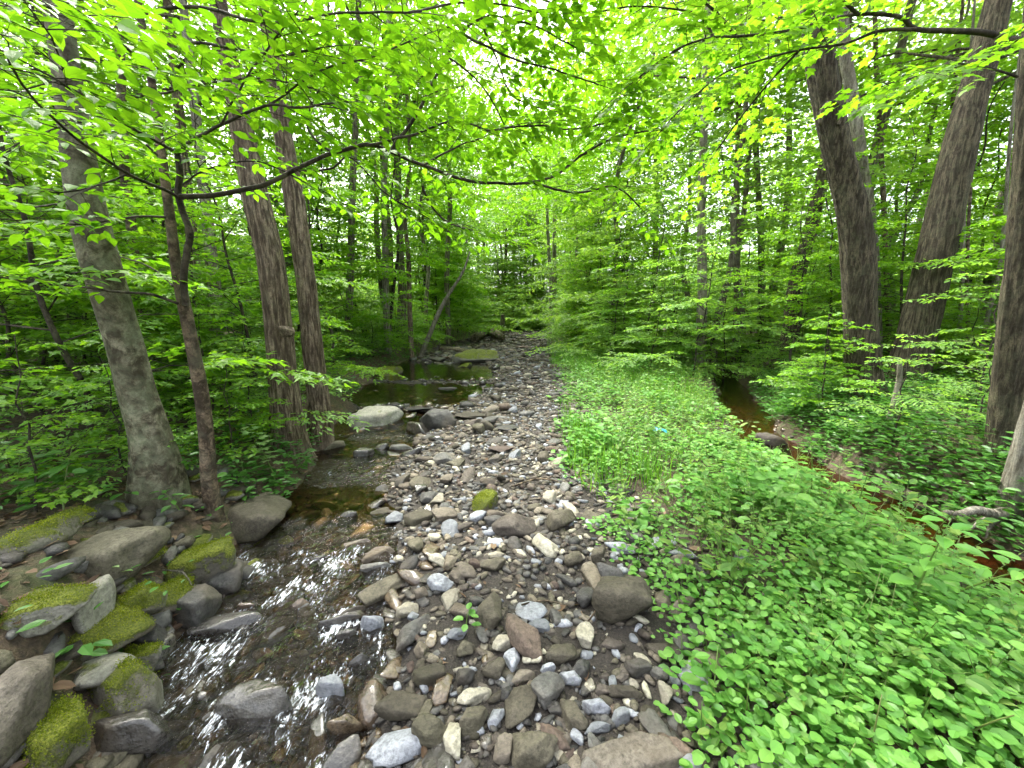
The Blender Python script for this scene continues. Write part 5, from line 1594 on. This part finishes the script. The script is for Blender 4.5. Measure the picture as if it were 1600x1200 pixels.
hero_plant('bank_herb', 'leafy herb at the foot of the slim tree', 285, 810, .22, 14, .08, 'ovate', M['leaf_bank'], 15)
hero_plant('bank_herb', 'leafy herb right of the slim tree above the olive boulder', 385, 770, .3, 14, .09, 'ovate', M['leaf_bank'], 16)

# ------------------------------------------------------------------ dead wood, litter
def log(name, label, rows, Yz, material, cat='log', seg=12, lift=0.0):
    pts, rad = [], []
    for (u, v, w) in rows:
        p = ground_hit(u, v, lift) if Yz is None else at_y(u, v, Yz)
        pts.append(p); rad.append(w / 2 / F * depth_of(p) * stretch(u))
    pts = np.array(pts); rad = np.array(rad)
    o = pts[0].copy()
    t = thing(name, label, cat, o)
    V_, F_ = trunk_mesh(name, pts - o, rad, material, seg=seg, step=.05, ridge=.1, ridge_n=8, seed=int(rows[0][0]))
    link('stem', np_mesh('stem', V_, F_, material), t)
    return t, o
log('leaning_stem', 'bare grey stem leaning to the right over the left bank far up the creek', [(656, 560, 8), (677, 508, 7), (695, 470, 6), (723, 425, 4), (735, 390, 2)], 15.5, M['bark_pale'], 'dead tree')
log('fallen_log', 'fallen log lying along the creek bed by the far pool', [(690, 545, 9), (725, 549, 9), (770, 556, 7)], None, M['wood_dead'], lift=.08)
log('fallen_log', 'pale broken log end resting on the far left bank', [(742, 528, 12), (762, 516, 14), (768, 514, 14)], None, M['wood_dead'], lift=.3)
log('fallen_log', 'dark rotten log lying at the far end of the creek', [(764, 516, 14), (775, 522, 14), (785, 527, 10)], None, M['wood_dead'], lift=.3)
log('stump', 'thin broken stump standing at the far bend of the creek', [(784, 522, 9), (785, 508, 8), (786, 492, 5)], 30, M['wood_dead'], 'stump')
log('dead_branch', 'crooked grey dead branch standing in the side channel', [(1335, 722, 8), (1372, 697, 14), (1390, 655, 13), (1404, 600, 11), (1406, 560, 6)], 4.3, M['bark_pale'], 'branch')
log('driftwood', 'curved weathered driftwood along the bank of the side channel', [(1345, 722, 6), (1372, 736, 15), (1396, 760, 17), (1440, 778, 15), (1500, 786, 5)], None, M['wood_dead'], 'driftwood', lift=.05)
log('fallen_branch', 'dark fallen branch on the right bank between the two thick trunks', [(1380, 590, 12), (1430, 605, 12), (1480, 622, 9)], None, M['bark_ridged_dark'], 'branch', lift=.05)
log('rotten_log', 'black rotten log end among the ferns on the left bank', [(25, 668, 24), (50, 690, 26), (75, 712, 18)], None, M['bark_ridged_dark'], lift=.15)
log('driftwood_stick', 'thin bare stick lying on the far gravel', [(808, 672, 6), (830, 680, 6), (846, 686, 4)], None, M['bark_pale'], 'stick', 8, .03)

log('dead_twig', 'thin dead twig lying among the pebbles above the long rusty stone', [(815, 945, 3), (850, 938, 3), (888, 946, 2)], None, M['bark_slim'], 'twig', 6, .05)
log('dead_twig', 'thin dead twig leaning beside the big squarish boulder', [(915, 975, 3), (930, 955, 3), (938, 925, 2)], None, M['bark_slim'], 'twig', 6, .06)
log('dead_twig', 'bare twig lying on the mossy stones of the left pile', [(255, 890, 3), (285, 893, 3), (300, 915, 2)], None, M['bark_pale'], 'twig', 6, .16)
log('dead_twig', 'dead twig lying across the middle gravel near the leafy plants', [(800, 760, 3), (840, 748, 3), (872, 752, 2)], None, M['bark_slim'], 'twig', 6, .05)
pb = ground_hit(1028, 672, .2)
V_ = np.array([[-.09, 0, 0], [-.03, .03, .035], [.04, .02, .02], [.1, .0, .0], [-.07, -.05, -.02], [-.01, -.04, .02], [.05, -.05, .0], [.09, -.05, -.02]])
V_ = np.vstack([V_, V_ - np.array([0, 0, .004])])
Fq = [(0, 4, 5, 1), (1, 5, 6, 2), (2, 6, 7, 3)]
Fq = Fq + [(a + 8, d + 8, c + 8, b + 8) for a, b, c, d in Fq]
m, nt, out = mat('blue_plastic')
p = nt.nodes.new('ShaderNodeBsdfPrincipled')
p.inputs['Base Color'].default_value = (0.02, 0.35, 0.6, 1); p.inputs['Roughness'].default_value = .35
nt.links.new(p.outputs[0], out.inputs['Surface'])
o = link('plastic_scrap', np_mesh('plastic_scrap', V_, np.array(Fq), m, smooth=False), loc=tuple(pb))
tag(o, 'crumpled scrap of blue plastic caught in the green plants', 'litter')
